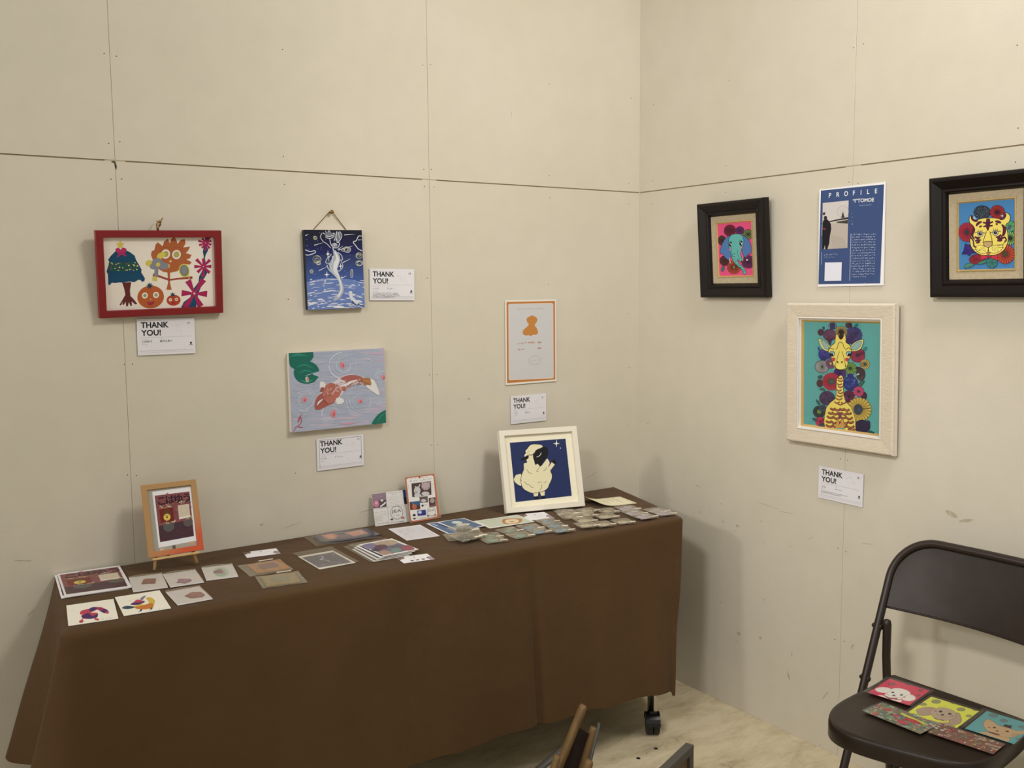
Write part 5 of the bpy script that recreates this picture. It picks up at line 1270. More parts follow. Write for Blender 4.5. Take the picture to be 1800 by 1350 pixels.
def d_bug(a):
    YE_, OR_ = (216, 176, 62), (206, 116, 40)
    a.line([(825, 545), (870, 525), (930, 515), (1000, 505)], 8, (200, 190, 110), True)
    a.poly([(880, 590), (930, 575), (990, 560), (1020, 540), (1000, 510), (1040, 500), (1075, 520), (1085, 545), (1070, 580), (1060, 605), (1000, 625), (910, 622), (885, 605)], YE_, True)
    a.poly([(890, 600), (960, 585), (1040, 560), (1070, 575), (1050, 605), (980, 622), (900, 618)], OR_, True); a.poly([(970, 555), (1010, 540), (1030, 550), (1010, 570), (960, 575)], (236, 226, 190), True)
    a.poly([(845, 575), (880, 552), (930, 545), (980, 535), (985, 550), (940, 572), (890, 580)], (84, 44, 96), True); a.poly([(880, 552), (915, 525), (955, 530), (975, 545), (930, 552)], (196, 66, 90), True)
    a.poly([(945, 522), (965, 498), (1005, 482), (985, 510), (965, 530)], (130, 120, 136), True); a.poly([(755, 612), (790, 592), (840, 590), (885, 598), (870, 612), (810, 624), (780, 622)], (52, 72, 88), True)
    a.line([(950, 622), (935, 645)], 22, (62, 62, 92)); a.line([(935, 645), (910, 655)], 9, (62, 62, 92)); a.line([(1050, 605), (1040, 625)], 20, (62, 56, 96)); a.line([(1040, 625), (1020, 632)], 8, (62, 56, 96))
    a.scrawl((1110, 622), (1200, 606), 12, 8, (130, 110, 100), 3); a.line([(1130, 500), (1150, 560), (1145, 600)], 6, (240, 236, 216), True)
sheet('postcard', 'cream postcard with a yellow and orange beast, right of the crab postcard', 'postcard', -1.8322, -.3573, ZB, -.084, .1, .15, [(697, 500), (1135, 432), (1230, 608), (765, 697)], (240, 230, 204), d_bug)
def d_br(col, pts, fine):
    def f(a):
        R = random.Random(len(pts)+fine)
        for i in range(16):
            x, y = R.uniform(60, 860), R.uniform(350, 760); a.line([(x, y), (x+R.uniform(40, 200), y+R.uniform(-40, 20))], R.uniform(3, 10), R.choice([(214, 206, 196), (230, 224, 214), (204, 198, 190)]))
        a.poly(pts, col, False); q = pts; cx = sum(p[0] for p in q)/len(q); cy = sum(p[1] for p in q)/len(q)
        a.poly([(cx+(p[0]-cx)*.7, cy+(p[1]-cy)*.7) for p in pts], tuple(min(255, int(c*1.22)) for c in col)); a.ell((cx+30, cy), 34, 26, tuple(min(255, int(c*1.4)) for c in col), n=10); a.ell((cx-60, cy+10), 30, 20, tuple(int(c*.8) for c in col), n=8)
        a.scrawl(fine and (110, 480) or (0, 0), (400, 430), 16, 9, (120, 112, 108), 5, R)
    return f
BG = 'small white bagged brooch cards on the left of the table'
def brooch(label, x, y, ang, w, h, quad, col, pts):
    a = Art(w, h, quad, (224, 216, 206), .0008)
    if 'green' in label: a.ell((395, 535), 110, 70, (186, 200, 172)); a.ell((380, 550), 80, 50, (164, 184, 150))
    d_br(col, pts, 1)(a)
    t = thing('bagged_brooch', label, 'brooch', MT(x, y, ZB, ang), BG)
    a.build('backing_card', t)
    cx = sum(p[0] for p in pts)/len(pts); cy = sum(p[1] for p in pts)/len(pts)
    P = [a.H(*p) for p in pts]; c = a.H(cx, cy)
    mb = MB().prism([(c[0]+(p[0]-c[0])*.85, c[1]+(p[1]-c[1])*.85) for p in P], .001, .0026)
    mb.build('brooch', mat('felt_'+label.split()[0], col, .8, noise=.3, nscale=150), t)
    mb = MB(); mb.grid(lambda u, v: ((u-.5)*w*1.01, (v-.5)*h*1.01, .0034+.0012*math.sin(u*3.1)*math.sin(v*3.1)+.0006*math.sin(u*17+v*9)), 12, 12)
    mb.tube([(-w*.5, h*.495, .003), (-w*.1, h*.50, .005), (w*.2, h*.495, .003), (w*.5, h*.495, .003)], .0009, 6)
    mb.build('bag', BAGM, t)
Q1 = [(50, 455), (795, 330), (860, 680), (95, 800)]
brooch('rust red square brooch on white card, left of the bagged row before the easel', -1.7834, -.2073, -.139, .0784, .128, Q1, (136, 66, 62), [(290, 612), (350, 500), (400, 480), (640, 465), (600, 590)])
brooch('lilac star shaped brooch on white card, middle of the bagged row by the easel', -1.7028, -.2232, -.1065, .0794, .1219, [(850, 380), (1560, 255), (1655, 550), (915, 695)], (156, 116, 140), [(1050, 590), (1100, 560), (1140, 485), (1260, 480), (1400, 480), (1420, 510), (1390, 540), (1330, 560), (1240, 600), (1180, 585)])
brooch('green and magenta brooch on white card, right of the bagged row by the easel', -1.6123, -.2248, -.188, .0768, .1193, [(130, 475), (570, 415), (628, 597), (175, 662)], (152, 104, 120), [(310, 548), (340, 505), (400, 490), (430, 530), (425, 555)])
brooch('red and purple round brooch on white card, nearest the table front edge', -1.7298, -.3686, -.024, .0792, .1153, [(1208, 455), (1535, 387), (1630, 520), (1298, 590)], (146, 92, 92), [(1370, 495), (1440, 455), (1540, 450), (1570, 480), (1540, 505), (1430, 520)])

def bizcard(label, x, y, ang, w, h, extra):
    def d(a):
        R = random.Random(int(x*-100))
        a.poly([(.0, 0), (.22, 0), (.20, .30), (.04, .42), (0, .45)], (122, 92, 80)); a.line([(.03, .2), (.1, .1), (.18, .25)], .03, (60, 44, 40), True); a.line([(.06, .35), (.16, .18)], .02, (200, 180, 150))
        a.poly([(.82, .62), (.92, .50), (1, .55), (1, 1), (.86, 1)], (170, 140, 146)); a.line([(.82, .72), (.88, .55), (.97, .52)], .035, (46, 36, 56), True)
        a.ell((.5, .28), .025, .05, (110, 80, 70)); a.scrawl((.3, .48), (.72, .46), .08, 14, (120, 112, 108), .006, R); a.scrawl((.38, .64), (.62, .62), .07, 7, (130, 120, 116), .005, R)
        if extra:
            for u_ in (.32, .50, .68): a.poly([(u_-.05, .72), (u_+.05, .71), (u_+.05, .86), (u_-.05, .87)], (96, 86, 84))
    sheet('business_card', label, 'card', x, y, ZB, ang, w, h, None, (236, 228, 220), d)
bizcard('small white business card at the table back, between easel and grey prints', -1.4625, -.1149, -.141, .090, .058, False)
bizcard('small white business card with three dark marks, near the table front edge', -1.1479, -.4084, -.156, .086, .058, True)
bizcard('white card half under the mint bread postcard, below the sheep picture', -.6144, -.2176, -.2424, .0834, .0869, False)

def bagged(name, label, x, y, ang, w, h, inner, col, col2, matname):
    t = thing(name, label, 'accessory', MT(x, y, ZB, ang))
    iw, ih, dx, dy = inner
    MB().box((dx, dy, .0022), (iw, ih, .0036), bev=.0012).build('card', mat(matname, col, .6, noise=.15, nscale=60), t)
    a = Art(iw*.55, ih*.5, None, col2, .0004)
    R = random.Random(int(-x*1000))
    a.poly([(0, 0), (.12, 0), (0, .15)], col); a.poly([(1, 1), (.88, 1), (1, .85)], col)
    for i in range(12): a.ring((R.uniform(.1, .9), R.uniform(.2, .8)), .09, .14, .02, tuple(min(255, int(c*R.uniform(.7, 1.35))) for c in col2), R.uniform(0, 3), R.uniform(3, 6), 7)
    a.build('ornament', t, Matrix.Translation((dx, dy, .0041)))
    mb = MB(); mb.grid(lambda u, v: ((u-.5)*w, (v-.5)*h, .0012+.0045*min(1, 5*min(u, 1-u, v, 1-v))+.0007*math.sin(u*13+v*7)), 16, 16)
    mb.grid(lambda u, v: ((u-.5)*w, (v-.5)*h, .0003), 2, 2)
    mb.build('bag', BAGM, t)
    MB().box((w*.16, h*.47, .0055), (w*.34, h*.05, .0006)).build('seal_tape', mat('white_tape', (236, 228, 206), .25), t)
bagged('bagged_ornament', 'clear bag with tan card and mauve oval ornament, between white cards and prints', -1.5036, -.255, -.05, .112, .112, (.085, .088, .008, 0), (172, 124, 80), (130, 84, 82), 'tan_card')
bagged('bagged_ornament', 'clear bag with olive beige wire ornament, right by the table front edge', -1.5077, -.3767, -.1645, .108, .104, (.082, .082, -.002, -.004), (152, 132, 96), (132, 126, 94), 'olive_card')

def d_gal(a):
    a.poly([(163, 527), (510, 464), (700, 580), (326, 660)], (92, 86, 98))
    R = random.Random(15)
    for i in range(150):
        x, y = R.uniform(160, 690), R.uniform(465, 655); g = .3*(x-160)/500
        c = R.choice([(76, 72, 84), (110, 104, 118), (60, 58, 70)]) if y < 610-.22*(x-160)+30 else R.choice([(146, 144, 166), (170, 168, 184), (124, 124, 150)])
        if y > 527-.18*(x-163) and y < 660-.3*(x-326)*.5: a.line([(x, y), (x+R.uniform(10, 70), y-R.uniform(0, 14))], R.uniform(2, 7), c)
    a.line([(380, 500), (400, 530), (370, 550), (440, 560), (480, 585)], [6, 22, 26, 18, 6], (176, 178, 190), True)
    for i in range(14): x = R.uniform(350, 470); y = R.uniform(495, 560); a.line([(x, y), (x+R.uniform(-20, 26), y+R.uniform(-12, 12))], 3, (214, 214, 210))
    a.line([(490, 490), (520, 480), (500, 500)], 4, (200, 200, 200), True)
    a.poly([(125, 512), (515, 445), (520, 452), (163, 527)], (226, 218, 196))
QG = [(125, 515), (510, 448), (740, 583), (333, 685)]
sheet('art_print', 'grey night sky print with white border in a clear sleeve, centre front', 'print', -1.3451, -.2796, ZB, .004, .1006, .1439, QG, (230, 222, 200), d_gal, group='white bordered prints in clear sleeves', sleeve=(.1119, .1815, .004, .016))
def d_col(a):
    a.poly([(420, 375), (935, 275), (1330, 445), (800, 585)], (104, 92, 110))
    R = random.Random(16)
    for p, c in (([(420, 375), (640, 335), (650, 400), (560, 460), (480, 430)], (122, 112, 142)), ([(650, 335), (935, 275), (1050, 330), (900, 380), (720, 380)], (176, 150, 116)), ([(1100, 420), (1200, 370), (1330, 445), (1180, 480)], (150, 72, 78)),
                 ([(640, 420), (720, 370), (850, 370), (860, 430), (760, 460), (640, 450)], (92, 48, 66)), ([(680, 520), (840, 480), (940, 530), (800, 585)], (166, 128, 108)), ([(920, 470), (1050, 420), (1100, 480), (980, 530)], (104, 132, 118)), ([(570, 470), (680, 450), (760, 470), (640, 505)], (52, 46, 60)), ([(900, 420), (1040, 360), (1120, 400), (1020, 430)], (86, 84, 92))):
        a.poly(p, c, True)
    for i in range(60):
        x, y = R.uniform(480, 1240), R.uniform(310, 560)
        if y > 375-.19*(x-420)+10 and y < 445+.0*(x) + 110-.26*abs(x-800): a.line([(x, y), (x+R.uniform(10, 70), y-R.uniform(-10, 20))], R.uniform(3, 8), R.choice([(120, 96, 120), (176, 160, 140), (84, 70, 90), (140, 120, 130), (150, 84, 90)]))
    a.line([(730, 495), (780, 478), (840, 455)], 7, (230, 220, 150)); a.line([(880, 430), (960, 440), (1040, 430)], 6, (196, 200, 206), True)
QK = [(365, 365), (955, 250), (1390, 450), (800, 605)]
SG = 'white bordered prints in clear sleeves'
def d_dk(s):
    def f(a):
        a.poly([(.06, .06), (.94, .06), (.94, .94), (.06, .94)], (96, 90, 104)); R = random.Random(s)
        for i in range(40): x, y = R.uniform(.08, .8), R.uniform(.08, .9); a.line([(x, y), (x+R.uniform(.02, .12), y+R.uniform(-.05, .05))], R.uniform(.02, .06), R.choice([(60, 50, 60), (130, 120, 140), (150, 110, 110), (92, 60, 70), (40, 34, 44)]))
    return f
sheet('art_print', 'lowest sleeved print in the fanned stack, its left edge showing furthest out', 'print', -1.197, -.300, ZB, -.03, .1047, .145, None, (232, 224, 212), d_dk(31), group=SG, sleeve=(.125, .1862, -.002, .014))
sheet('art_print', 'second sleeved print from the bottom of the fanned stack', 'print', -1.189, -.297, ZB+.0035, -.01, .1047, .145, None, (232, 224, 212), d_dk(32), group=SG, sleeve=(.116, .178, .002, .016))
sheet('art_print', 'third sleeved print from the bottom of the fanned stack', 'print', -1.181, -.2965, ZB+.007, .02, .1047, .145, None, (232, 224, 212), d_dk(33), group=SG)
sheet('art_print', 'colourful figure print with white border, top of the fanned sleeved stack', 'print', -1.1713, -.2968, ZB+.0098, .047, .1047, .145, QK, (234, 226, 212), d_col, True, group=SG)

# puffy sleeve case with pink pictures at the back
t = thing('bagged_case', 'flat dark blue grey case with two pink pictures in clear plastic, by the wall', 'case', MT(-1.2020, -.0950, ZB, -.10))
cp_ = [(-.077, -.045), (.072, -.048), (.083, -.02), (.080, .02), (.066, .047), (-.074, .048)]
mb = MB().prism(smooth_pts(cp_, True, 3), .0006, .0065)
mb.build('case', mat('dark_case_vinyl', (70, 66, 80), .3, coat=.3), t)
def d_case(a):
    R = random.Random(12)
    for i in range(60): x, y = R.uniform(0, 1), R.uniform(0, 1); a.line([(x, y), (min(1, x+R.uniform(.05, .2)), y+R.uniform(-.1, .1))], R.uniform(.02, .05), R.choice([(96, 92, 108), (76, 74, 90), (120, 118, 134), (84, 66, 76)]))
    a.poly([(.04, .12), (.30, .10), (.34, .5), (.20, .85), (.08, .8)], (206, 128, 110)); a.poly([(.10, .25), (.24, .2), (.26, .6), (.14, .7)], (222, 156, 136)); a.poly([(.52, .22), (.90, .12), (.94, .7), (.60, .84)], (210, 134, 122)); a.line([(.62, .4), (.85, .32), (.8, .6)], .06, (226, 160, 146), True)
    a.ell((.42, .62), .07, .2, (130, 90, 100)); a.ell((.45, .3), .05, .14, (70, 66, 84))
a = Art(.142, .082, None, (92, 88, 104), .0004); d_case(a); a.build('artwork', t, Matrix.Translation((-.003, 0, .0066)), True)
mb = MB(); mb.grid(lambda u, v: (-.012+(u-.5)*.195, -.001+(v-.5)*.115, .0012+.0072*min(1, 6*min(u, 1-u, v, 1-v))+.0008*math.sin(u*11+v*5)), 18, 14)
mb.build('clear_sleeve', SLEEVE, t)

def d_marble(a):
    R = random.Random(44)
    a.poly([(.05, .05), (.95, .05), (.95, .95), (.05, .95)], (218, 210, 204))
    for i in range(26):
        x, y = R.uniform(.1, .9), R.uniform(.1, .9); a.line([(x, y), (x+R.uniform(-.15, .15), y+R.uniform(-.1, .15)), (x+R.uniform(-.2, .2), y+R.uniform(-.1, .2))], R.uniform(.004, .014), R.choice([(190, 180, 176), (170, 160, 160), (226, 214, 204), (200, 188, 186)]), True)
sheet('postcard', 'white postcard with faint grey drawing, in front of the two standing boards', 'postcard', -1.022, -.1653, ZB, -.115, .102, .1495, None, (232, 224, 216), d_marble, True)

def d_blue(a):
    a.poly([(70, 300), (430, 220), (720, 185), (1240, 385), (830, 515), (540, 530)], (92, 112, 136)); a.ell((525, 300), 145, 40, (206, 208, 190)); a.poly([(490, 400), (540, 350), (700, 330), (880, 335), (780, 390), (620, 412)], (216, 208, 180), True)
def d_blue0(a): a.poly([(.05, .04), (.95, .04), (.95, .96), (.05, .96)], (90, 112, 146)); a.line([(.12, .12), (.16, .3)], .03, (226, 226, 222), True)
sheet('postcard', 'lower slate blue postcard, its left end showing under the one with the cream shape', 'postcard', -.8943, -.1733, ZB, -.058, .102, .1491, None, (230, 226, 218), d_blue0, group='slate blue postcards')
sheet('postcard', 'top slate blue postcard with a cream shape on it, behind the black bags', 'postcard', -.8660, -.1775, ZB+.0035, .015, .0952, .1216, [(30, 310), (720, 165), (1330, 400), (545, 550)], (232, 226, 214), d_blue, group='slate blue postcards')
def d_bread(a):
    a.poly([(210, 350), (1340, 150), (1640, 345), (470, 550)], (198, 200, 170)); a.poly([(850, 380), (880, 310), (960, 270), (1200, 250), (1370, 255), (1410, 285), (1330, 380), (1150, 430), (960, 440), (870, 415)], (188, 126, 74), True)
    a.poly([(930, 370), (990, 300), (1200, 275), (1300, 300), (1270, 370), (1130, 415), (980, 415)], (236, 206, 158), True); a.poly([(1020, 365), (1080, 340), (1180, 338), (1150, 365), (1060, 375)], (186, 150, 96), True)
    a.scrawl((310, 350), (480, 325), 22, 6, (130, 128, 112), 5); a.scrawl((560, 300), (930, 235), 20, 13, (120, 118, 104), 5)
sheet('postcard', 'pale green postcard with a brown bread picture, below the sheep picture', 'postcard', -.7378, -.2171, ZB+.0012, -.084, .155, .1040, [(130, 350), (1350, 130), (1710, 350), (445, 580)], (232, 224, 202), d_bread)
def d_cream(a):
    L4 = [(.06, .06), (.94, .06), (.94, .94), (.06, .94), (.06, .06)]
    for p, q in zip(L4, L4[1:]): a.line([(p[0]+(q[0]-p[0])*i/12, p[1]+(q[1]-p[1])*i/12) for i in range(13)], .008, (150, 140, 96))
    for i, (u_, l_) in enumerate(((.25, .5), (.42, .7), (.58, .35), (.72, .6))): a.line([(u_, .15), (u_+.03, .15+l_)], .012, (90, 84, 56))
    a.scrawl((.6, .3), (.85, .3), .1, 8, (150, 142, 104), .006)
sheet('price_card', 'cream card with vertical lines of writing, curling up beside the sheep picture', 'card', -.305, -.2007, ZB+.0002, -.18, .1423, .1098, None, (236, 224, 178), d_cream, bend=lambda x, y: 0.016*max(0, (-x-.005)/.066)**2, grid=14)

# ---- small clear bags with charms
CHMAT = {'teal': mat('teal_resin', (110, 148, 130), .2, coat=.5), 'blue': mat('blue_resin', (104, 140, 164), .2, coat=.5), 'beige': mat('pale_resin', (176, 158, 130), .25, coat=.5),
         'face': mat('cream_resin', (190, 178, 146), .3, coat=.4), 'purple': mat('lilac_resin', (168, 156, 172), .25, coat=.5), 'black': mat('black_resin', (30, 30, 28), .2, coat=.6)}
LABW = mat('white_label', (240, 232, 214), .5)
METAL = mat('silver_ring', (196, 190, 176), .3, .9)
EYE = mat('dark_eye', (24, 20, 18), .3)
LIL = mat('pale_lilac', (206, 200, 204), .35)
BG2 = {'teal': 'clear bags with teal charms', 'blue': 'clear bags with blue charms', 'beige': 'clear bags with pale beige charms', 'face': 'clear bags with cream animal face charms', 'purple': 'clear bags with round lilac charms', 'black': 'clear bags with black charms'}
def charm_bag(kind, label, x, y, ang, w, h, z, tilt=0.0, hue=0):
    M = MT(x, y, z, ang) @ Matrix.Rotation(tilt, 4, 'X')
    t = thing('charm_bag', label, 'charm', M, BG2[kind])
    R = random.Random(int(abs(x*1000)+abs(y*100)))
    mb = MB()
    mb.grid(lambda u, v: ((u-.5)*w, (v-.5)*h, .0012+.0062*math.sin(PI*u)**.6*math.sin(PI*v)**.6+.0007*math.sin(u*19+v*11)), 14, 14)
    mb.grid(lambda u, v: ((u-.5)*w, (v-.5)*h, .0004), 3, 3)
    mb.build('bag', BAGM, t)
    cx, cy = -w*.10, -h*.14
    rr = {'purple': .40, 'blue': .30, 'teal': .27, 'beige': .26, 'face': .33, 'black': .32}[kind]*w
    mb = MB()
    def dome(u, v):
        a_ = 2*PI*u; r = rr*math.sin(PI/2*v)
        wob = 1+(.12*math.sin(5*a_+x*50) if kind in ('teal', 'beige', 'black') else 0)
        return (cx+r*math.cos(a_)*wob, cy+r*math.sin(a_)*wob*.85, .0012+.0045*math.cos(PI/2*v))
    mb.grid(dome, 22, 6)
    ch_ = mb.build('charm', CHMAT[kind], t)
    if kind in ('face', 'black'):
        m3 = MB()
        for s_ in (-1, 1):
            m3.add([(cx+s_*rr*.36+.0022*math.cos(q), cy-rr*.25+.0022*math.sin(q), .0058) for q in [PI*k/4 for k in range(8)]], [tuple(range(8))])
        m3.build('eye', EYE if kind == 'face' else LIL, ch_)
        if kind == 'face':
            MB().tube([(cx-rr*.9, cy+rr*.15, .0045), (cx-rr*.4, cy+rr*.5, .0056), (cx, cy+rr*.2, .0060), (cx+rr*.4, cy+rr*.5, .0056), (cx+rr*.9, cy+rr*.15, .0045)], .0009, 6).build('ear_line', mat('brown_line', (96, 74, 50), .6), ch_)
    if kind == 'purple':
        m3 = MB(); m3.add([(cx+rr*.15+rr*.5*math.cos(q), cy+rr*.1+rr*.38*math.sin(q), .0061) for q in [PI*k/8 for k in range(16)]], [tuple(range(16))]); m3.build('face_inlay', LIL, ch_)
        MB().tube([(cx, cy+rr*.1, .0064), (cx+rr*.1, cy+rr*.22, .0064), (cx+rr*.28, cy+rr*.12, .0064)], .0006, 6).build('mark', mat('grey_mark', (90, 84, 92), .5), ch_)
    if kind in ('teal', 'blue', 'beige', 'black'):
        c = (cx+rr*1.0, cy+rr*.9)
        MB().tube([(c[0]+.0055*math.cos(q), c[1]+.0055*math.sin(q), .0042) for q in [2*PI*k/14 for k in range(14)]], .0007, 6, closed=True).build('ring', METAL, t)
        MB().tube([(c[0]+.005, c[1], .0045), (c[0]+.011, c[1]+.006, .0045), (c[0]+.014, c[1]+.001, .004)], .0009, 6).build('clasp', METAL, t)
    MB().box((w*.30, -h*.43, .0048), (w*.34, h*.10, .0006), M=None).build('price_label', LABW, t)
B = [('teal', -.8611, -.33, -.245, .066, .064, 0, 'clear bag with teal charm, behind its twin and right of the black bags'),
     ('teal', -.8848, -.3849, -.132, .066, .058, .003, 'clear bag with teal charm, nearest the table edge right of the black bags'),
     ('teal', -.7835, -.3144, .014, .066, .064, 0, 'clear bag with pale green charm, just below the green bread postcard'),
     ('teal', -.794, -.3867, -.0486, .068, .062, .003, 'clear bag with bright teal charm, rightmost of the green ones by the edge'),
     ('blue', -.7117, -.3187, -.127, .0668, .070, 0, 'clear bag with pale blue charm, leftmost blue one below the bread postcard'),
     ('blue', -.7243, -.3828, -.1348, .061, .055, .003, 'clear bag with blue charm, by the edge directly beside the bright teal charm'),
     ('blue', -.6272, -.2914, -.033, .0614, .055, 0, 'clear bag with pale blue charm, furthest back, touching the white card'),
     ('blue', -.6461, -.3541, -.21, .0618, .068, .003, 'clear bag with blue charm, middle of the right hand blue column'),
     ('blue', -.669, -.4172, -.0856, .066, .054, .006, 'clear bag with the deepest blue oval charm, nearest the table edge'),
     ('beige', -.5085, -.2316, -.298, .068, .076, 0, 'clear bag with pale beige charm, tucked right under the sheep frame corner'),
     ('beige', -.5391, -.2893, -.3085, .0649, .074, .003, 'clear bag with pale pinkish charm, left end of the beige rows'),
     ('beige', -.4412, -.2522, -.037, .068, .0584, .0, 'clear bag with pale beige charm, right beside the curled cream card'),
     ('beige', -.4891, -.3119, -.313, .0534, .0634, .0055, 'clear bag with pale beige charm, centre of the beige rows'),
     ('beige', -.4001, -.3041, -.211, .0577, .0682, .003, 'clear bag with pale beige charm, right end of the back beige row'),
     ('face', -.4564, -.3642, -.23, .067, .0647, .006, 'clear bag with cream animal face charm, right end of the middle face row'),
     ('face', -.5395, -.3645, -.2835, .0632, .0634, .006, 'clear bag with cream animal face charm, left end of the middle face row'),
     ('face', -.5805, -.423, -.228, .0613, .065, .009, 'clear bag with cream animal face charm, left end of the front row'),
     ('face', -.5262, -.4358, -.14, .0589, .060, .006, 'clear bag with cream animal face charm, middle of the front row'),
     ('face', -.4512, -.4377, -.2198, .058, .062, .003, 'clear bag with cream animal face charm, right end of the front row'),
     ('purple', -.3176, -.3051, -.215, .0691, .070, 0, 'clear bag with round lilac charm, furthest back next to the cream card'),
     ('purple', -.3479, -.3712, -.2126, .0665, .072, .003, 'clear bag with round lilac charm, middle of the left lilac column'),
     ('purple', -.3631, -.4346, -.0895, .0674, .0671, .006, 'clear bag with round lilac charm, nearest the table front edge'),
     ('purple', -.2644, -.3827, -.139, .0669, .070, .0, 'clear bag with round lilac charm, half under the rightmost one'),
     ('purple', -.2781, -.4304, -.2198, .064, .070, .0035, 'clear bag with round lilac charm, rightmost bag on the table')]
for k, x, y, an, w, h, z, lab in B: charm_bag(k, lab, x, y, an, w, h, ZB+.0003+z)
BB = [(-.9462, -.292, -.30, .075, .085, .0005, 0, 'clear bag with black charm, lowest of the black pile'),
      (-.9150, -.318, -.12, .070, .070, .008, .05, 'clear bag with black charm, right side of the black pile'),
      (-.9500, -.338, .16, .075, .066, .0115, .10, 'clear bag with black charm and two pale eyes, front of the black pile'),
      (-.9250, -.285, .10, .070, .075, .018, .04, 'clear bag with black charm, topmost of the black pile')]
for x, y, an, w, h, z, ti, lab in BB: charm_bag('black', lab, x, y, an, w, h, ZB+z+.002, ti)

# ================================================================ CARDS ON THE CHAIR SEAT
ZS = .4388
def MS(x, y, z, ang): return basis(Vector((math.sin(ang), -math.cos(ang), 0)), Vector((math.cos(ang), math.sin(ang), 0)), Vector((0, 0, 1)), (x, y, z))
def seat_card(key, label, x, y, z, ang, w, h, quad, bg, draw, sl):
    a = Art(w, h, quad, bg, .0010); draw(a)
    o = a.build('postcard', None, MS(x, y, z, ang), False); tag(o, label, 'postcard', 'animal and flower postcards on the chair seat')
    sw, sh, dx, dy = sl
    mb = MB(); mb.grid(lambda u, v: (dx+(u-.5)*sw, dy+(v-.5)*sh, .0026+.0003*math.sin(u*8+v*4)), 6, 6); mb.build('clear_sleeve', SLEEVE2, o)
SLEEVE2 = film('thin_clear_film', (200, 196, 184), body=0.06, rough=0.12, bump=0.2, bscale=25)
GD = (126, 116, 100)
def d_pink(a):
    for x, y, rx, ry in ((435, 190, 34, 18), (585, 185, 32, 12), (714, 250, 26, 18), (700, 312, 22, 14), (262, 300, 30, 14), (300, 220, 20, 10), (770, 225, 18, 12)): a.ell((x, y), rx, ry, (160, 70, 70), (110, 40, 50), 3)
    WHT = (232, 222, 206)
    a.poly([(300, 330), (360, 318), (430, 340), (500, 370), (560, 372), (540, 400), (440, 400), (300, 350)], WHT, True)
    a.poly([(395, 300), (420, 260), (470, 236), (540, 240), (600, 265), (625, 300), (590, 340), (540, 362), (450, 350), (400, 325)], WHT, True)
    a.poly([(305, 245), (350, 228), (420, 235), (440, 265), (400, 290), (340, 285), (305, 265)], WHT, True, (130, 60, 60), 2.5); a.poly([(600, 310), (640, 305), (682, 335), (680, 365), (630, 382), (570, 370), (560, 345)], WHT, True, (130, 60, 60), 2.5)
    a.ell((460, 283), 13, 9, K); a.ell((543, 310), 14, 9, K); a.ell((475, 317), 15, 8, (40, 30, 30)); a.line([(400, 290), (430, 318), (475, 325), (520, 345), (570, 330)], 4, K, True); a.poly([(395, 320), (440, 345), (510, 348), (520, 360), (440, 362), (400, 335)], (150, 50, 50)); a.ell((575, 335), 10, 8, (200, 90, 90)); a.line([(590, 255), (610, 240), (630, 272), (650, 255), (640, 285)], 4, (150, 90, 50))
seat_card('p', 'pink card with a white poodle face, back left of the chair seat', -.357, -1.320, ZS+.0035, .17, .098, .112, [(405, 135), (800, 250), (640, 432), (245, 290)], (226, 48, 84), d_pink, (.115, .124, 0, 0))
def d_yel(a):
    for x, y, rx, ry in ((935, 357, 42, 20), (1150, 430, 38, 18), (818, 385, 34, 14), (1095, 368, 30, 10), (725, 495, 32, 18), (1215, 492, 26, 12), (1275, 430, 26, 12), (1060, 600, 30, 12)): a.ell((x, y), rx, ry, (150, 146, 90), (110, 100, 60), 3)
    TN = (176, 146, 118)
    a.poly([(770, 545), (850, 535), (950, 560), (1040, 560), (1062, 590), (980, 620), (800, 600), (765, 570)], TN, True, (90, 66, 50), 3)
    a.poly([(755, 440), (800, 420), (870, 410), (930, 425), (900, 460), (870, 490), (780, 495), (760, 470)], TN, True, (90, 66, 50), 4); a.poly([(1100, 470), (1130, 465), (1150, 520), (1140, 560), (1090, 585), (1050, 575), (1040, 545), (1090, 510)], TN, True, (90, 66, 50), 4)
    a.poly([(880, 450), (920, 425), (1000, 415), (1080, 440), (1105, 480), (1080, 520), (1010, 545), (930, 530), (890, 495)], (186, 158, 130), True, (90, 66, 50), 3)
    a.ell((970, 453), 16, 9, K); a.ell((1050, 475), 16, 9, K); a.ell((985, 485), 16, 7, (50, 34, 30)); a.line([(925, 470), (950, 492), (985, 498), (1020, 505), (1060, 498)], 4, K, True); a.poly([(895, 510), (940, 530), (1000, 535), (990, 545), (920, 530)], (110, 40, 40)); a.ell((925, 448), 12, 7, (180, 90, 80)); a.ell((1070, 495), 12, 7, (190, 100, 90)); a.line([(960, 410), (970, 390), (990, 412), (1005, 392), (1020, 415)], 4, (120, 80, 30))
seat_card('y', 'yellow card with a tan long eared dog, middle of the chair seat', -.372, -1.440, ZS+.0008, .15, .108, .130, [(895, 310), (1305, 445), (1085, 630), (655, 480)], (224, 222, 58), d_yel, (.122, .140, .002, .002))
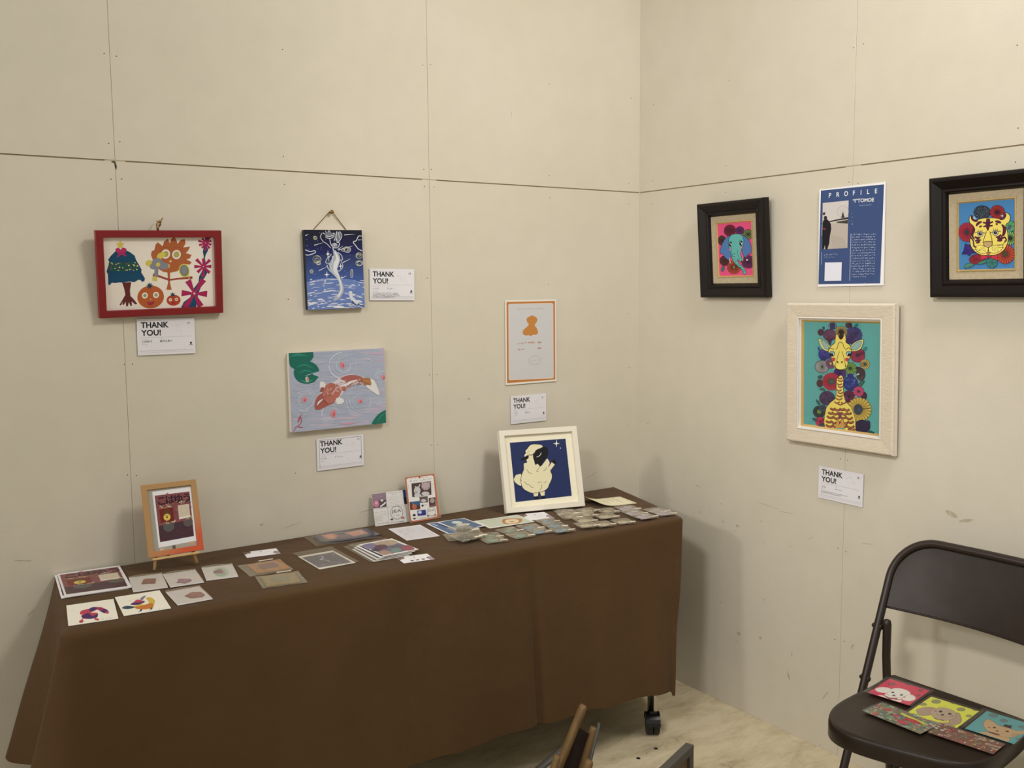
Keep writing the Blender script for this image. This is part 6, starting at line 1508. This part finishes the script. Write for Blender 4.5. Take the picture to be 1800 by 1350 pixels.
def d_teal(a):
    for x, y, rx, ry in ((1488, 503, 38, 20), (1570, 548, 32, 18), (1720, 603, 34, 16), (1690, 738, 34, 14), (1650, 500, 30, 12)): a.ell((x, y), rx, ry, (96, 124, 118), (70, 90, 90), 3)
    BE = (196, 158, 108)
    a.poly([(1340, 690), (1400, 680), (1500, 700), (1590, 715), (1600, 770), (1500, 765), (1350, 720)], BE, True, (100, 76, 50), 3)
    a.poly([(1395, 600), (1430, 545), (1475, 560), (1530, 605), (1600, 615), (1660, 645), (1760, 640), (1745, 670), (1690, 690), (1640, 720), (1560, 725), (1470, 700), (1420, 665)], BE, True, (100, 76, 50), 4)
    a.ell((1485, 628), 14, 8, K); a.ell((1590, 660), 16, 8, K); a.ell((1505, 662), 13, 6, (50, 34, 30)); a.poly([(1425, 670), (1470, 680), (1530, 700), (1510, 710), (1440, 690)], (110, 50, 40)); a.poly([(1575, 585), (1640, 595), (1620, 630), (1560, 608)], (44, 40, 40)); a.line([(1545, 605), (1640, 632)], 5, (44, 40, 40)); a.ell((1440, 632), 14, 7, (176, 90, 74))
    for i in range(8): a.line([(1620+i*8, 690-i*3), (1632+i*9, 715-i*4)], 3, (120, 90, 60))
seat_card('t', 'teal card with a cream dog wearing a tiny top hat, right of the seat', -.336, -1.552, ZS+.0008, .165, .100, .122, [(1440, 462), (1830, 575), (1640, 795), (1240, 655)], (86, 160, 158), d_teal, (.116, .132, -.003, .003))
def d_flow(s, pal):
    def f(a):
        R = random.Random(s)
        for i in range(230):
            x, y = R.uniform(0, 1), R.uniform(0, 1); c = R.choice(pal)
            if i % 3: a.ring((x, y), R.uniform(.01, .05), R.uniform(.02, .09), R.uniform(.006, .016), c, R.uniform(0, 6), R.uniform(6.5, 10), 6)
            else: a.ell((x, y), R.uniform(.01, .045), R.uniform(.02, .08), c, n=8)
        a.poly([(.42, .18), (.9, .28), (.88, .36), (.42, .3)], (206, 206, 60)); a.ell((.68, .42), .13, .1, (200, 44, 54), (120, 20, 30), .006); a.ell((.22, .35), .07, .09, (200, 60, 60)); a.ell((.42, .5), .06, .08, (206, 56, 74), (90, 30, 40), .006); a.ell((.62, .75), .09, .09, (196, 60, 70))
    return f
def d_flow2(a):
    R = random.Random(78); pal = [(150, 60, 56), (110, 76, 58), (190, 70, 70), (120, 130, 90), (196, 180, 90), (200, 188, 170), (130, 92, 70), (150, 46, 50)]
    for i in range(240):
        x, y = R.uniform(0, 1), R.uniform(0, 1); c = R.choice(pal)
        if i % 3: a.ring((x, y), R.uniform(.01, .05), R.uniform(.02, .09), R.uniform(.006, .016), c, R.uniform(0, 6), R.uniform(6.5, 10), 6)
        else: a.ell((x, y), R.uniform(.01, .04), R.uniform(.02, .08), c, n=8)
pal1 = [(200, 60, 62), (70, 104, 84), (96, 128, 110), (196, 192, 80), (150, 170, 160), (206, 120, 120), (60, 84, 80), (110, 140, 96), (180, 190, 176)]
seat_card('f1', 'narrow card of red and green painted flowers, front left of the chair seat', -.4757, -1.4043, ZS+.0034, .028, .140, .074, None, (120, 120, 90), d_flow(77, pal1), (.1456, .079, 0, 0))
seat_card('f2', 'narrow card of reddish brown painted flowers, front middle of the chair seat', -.4501, -1.542, ZS+.0034, .149, .134, .062, None, (124, 84, 66), d_flow2, (.1377, .066, 0, 0))

bpy.data.objects.remove(TXO); bpy.data.curves.remove(TXT)
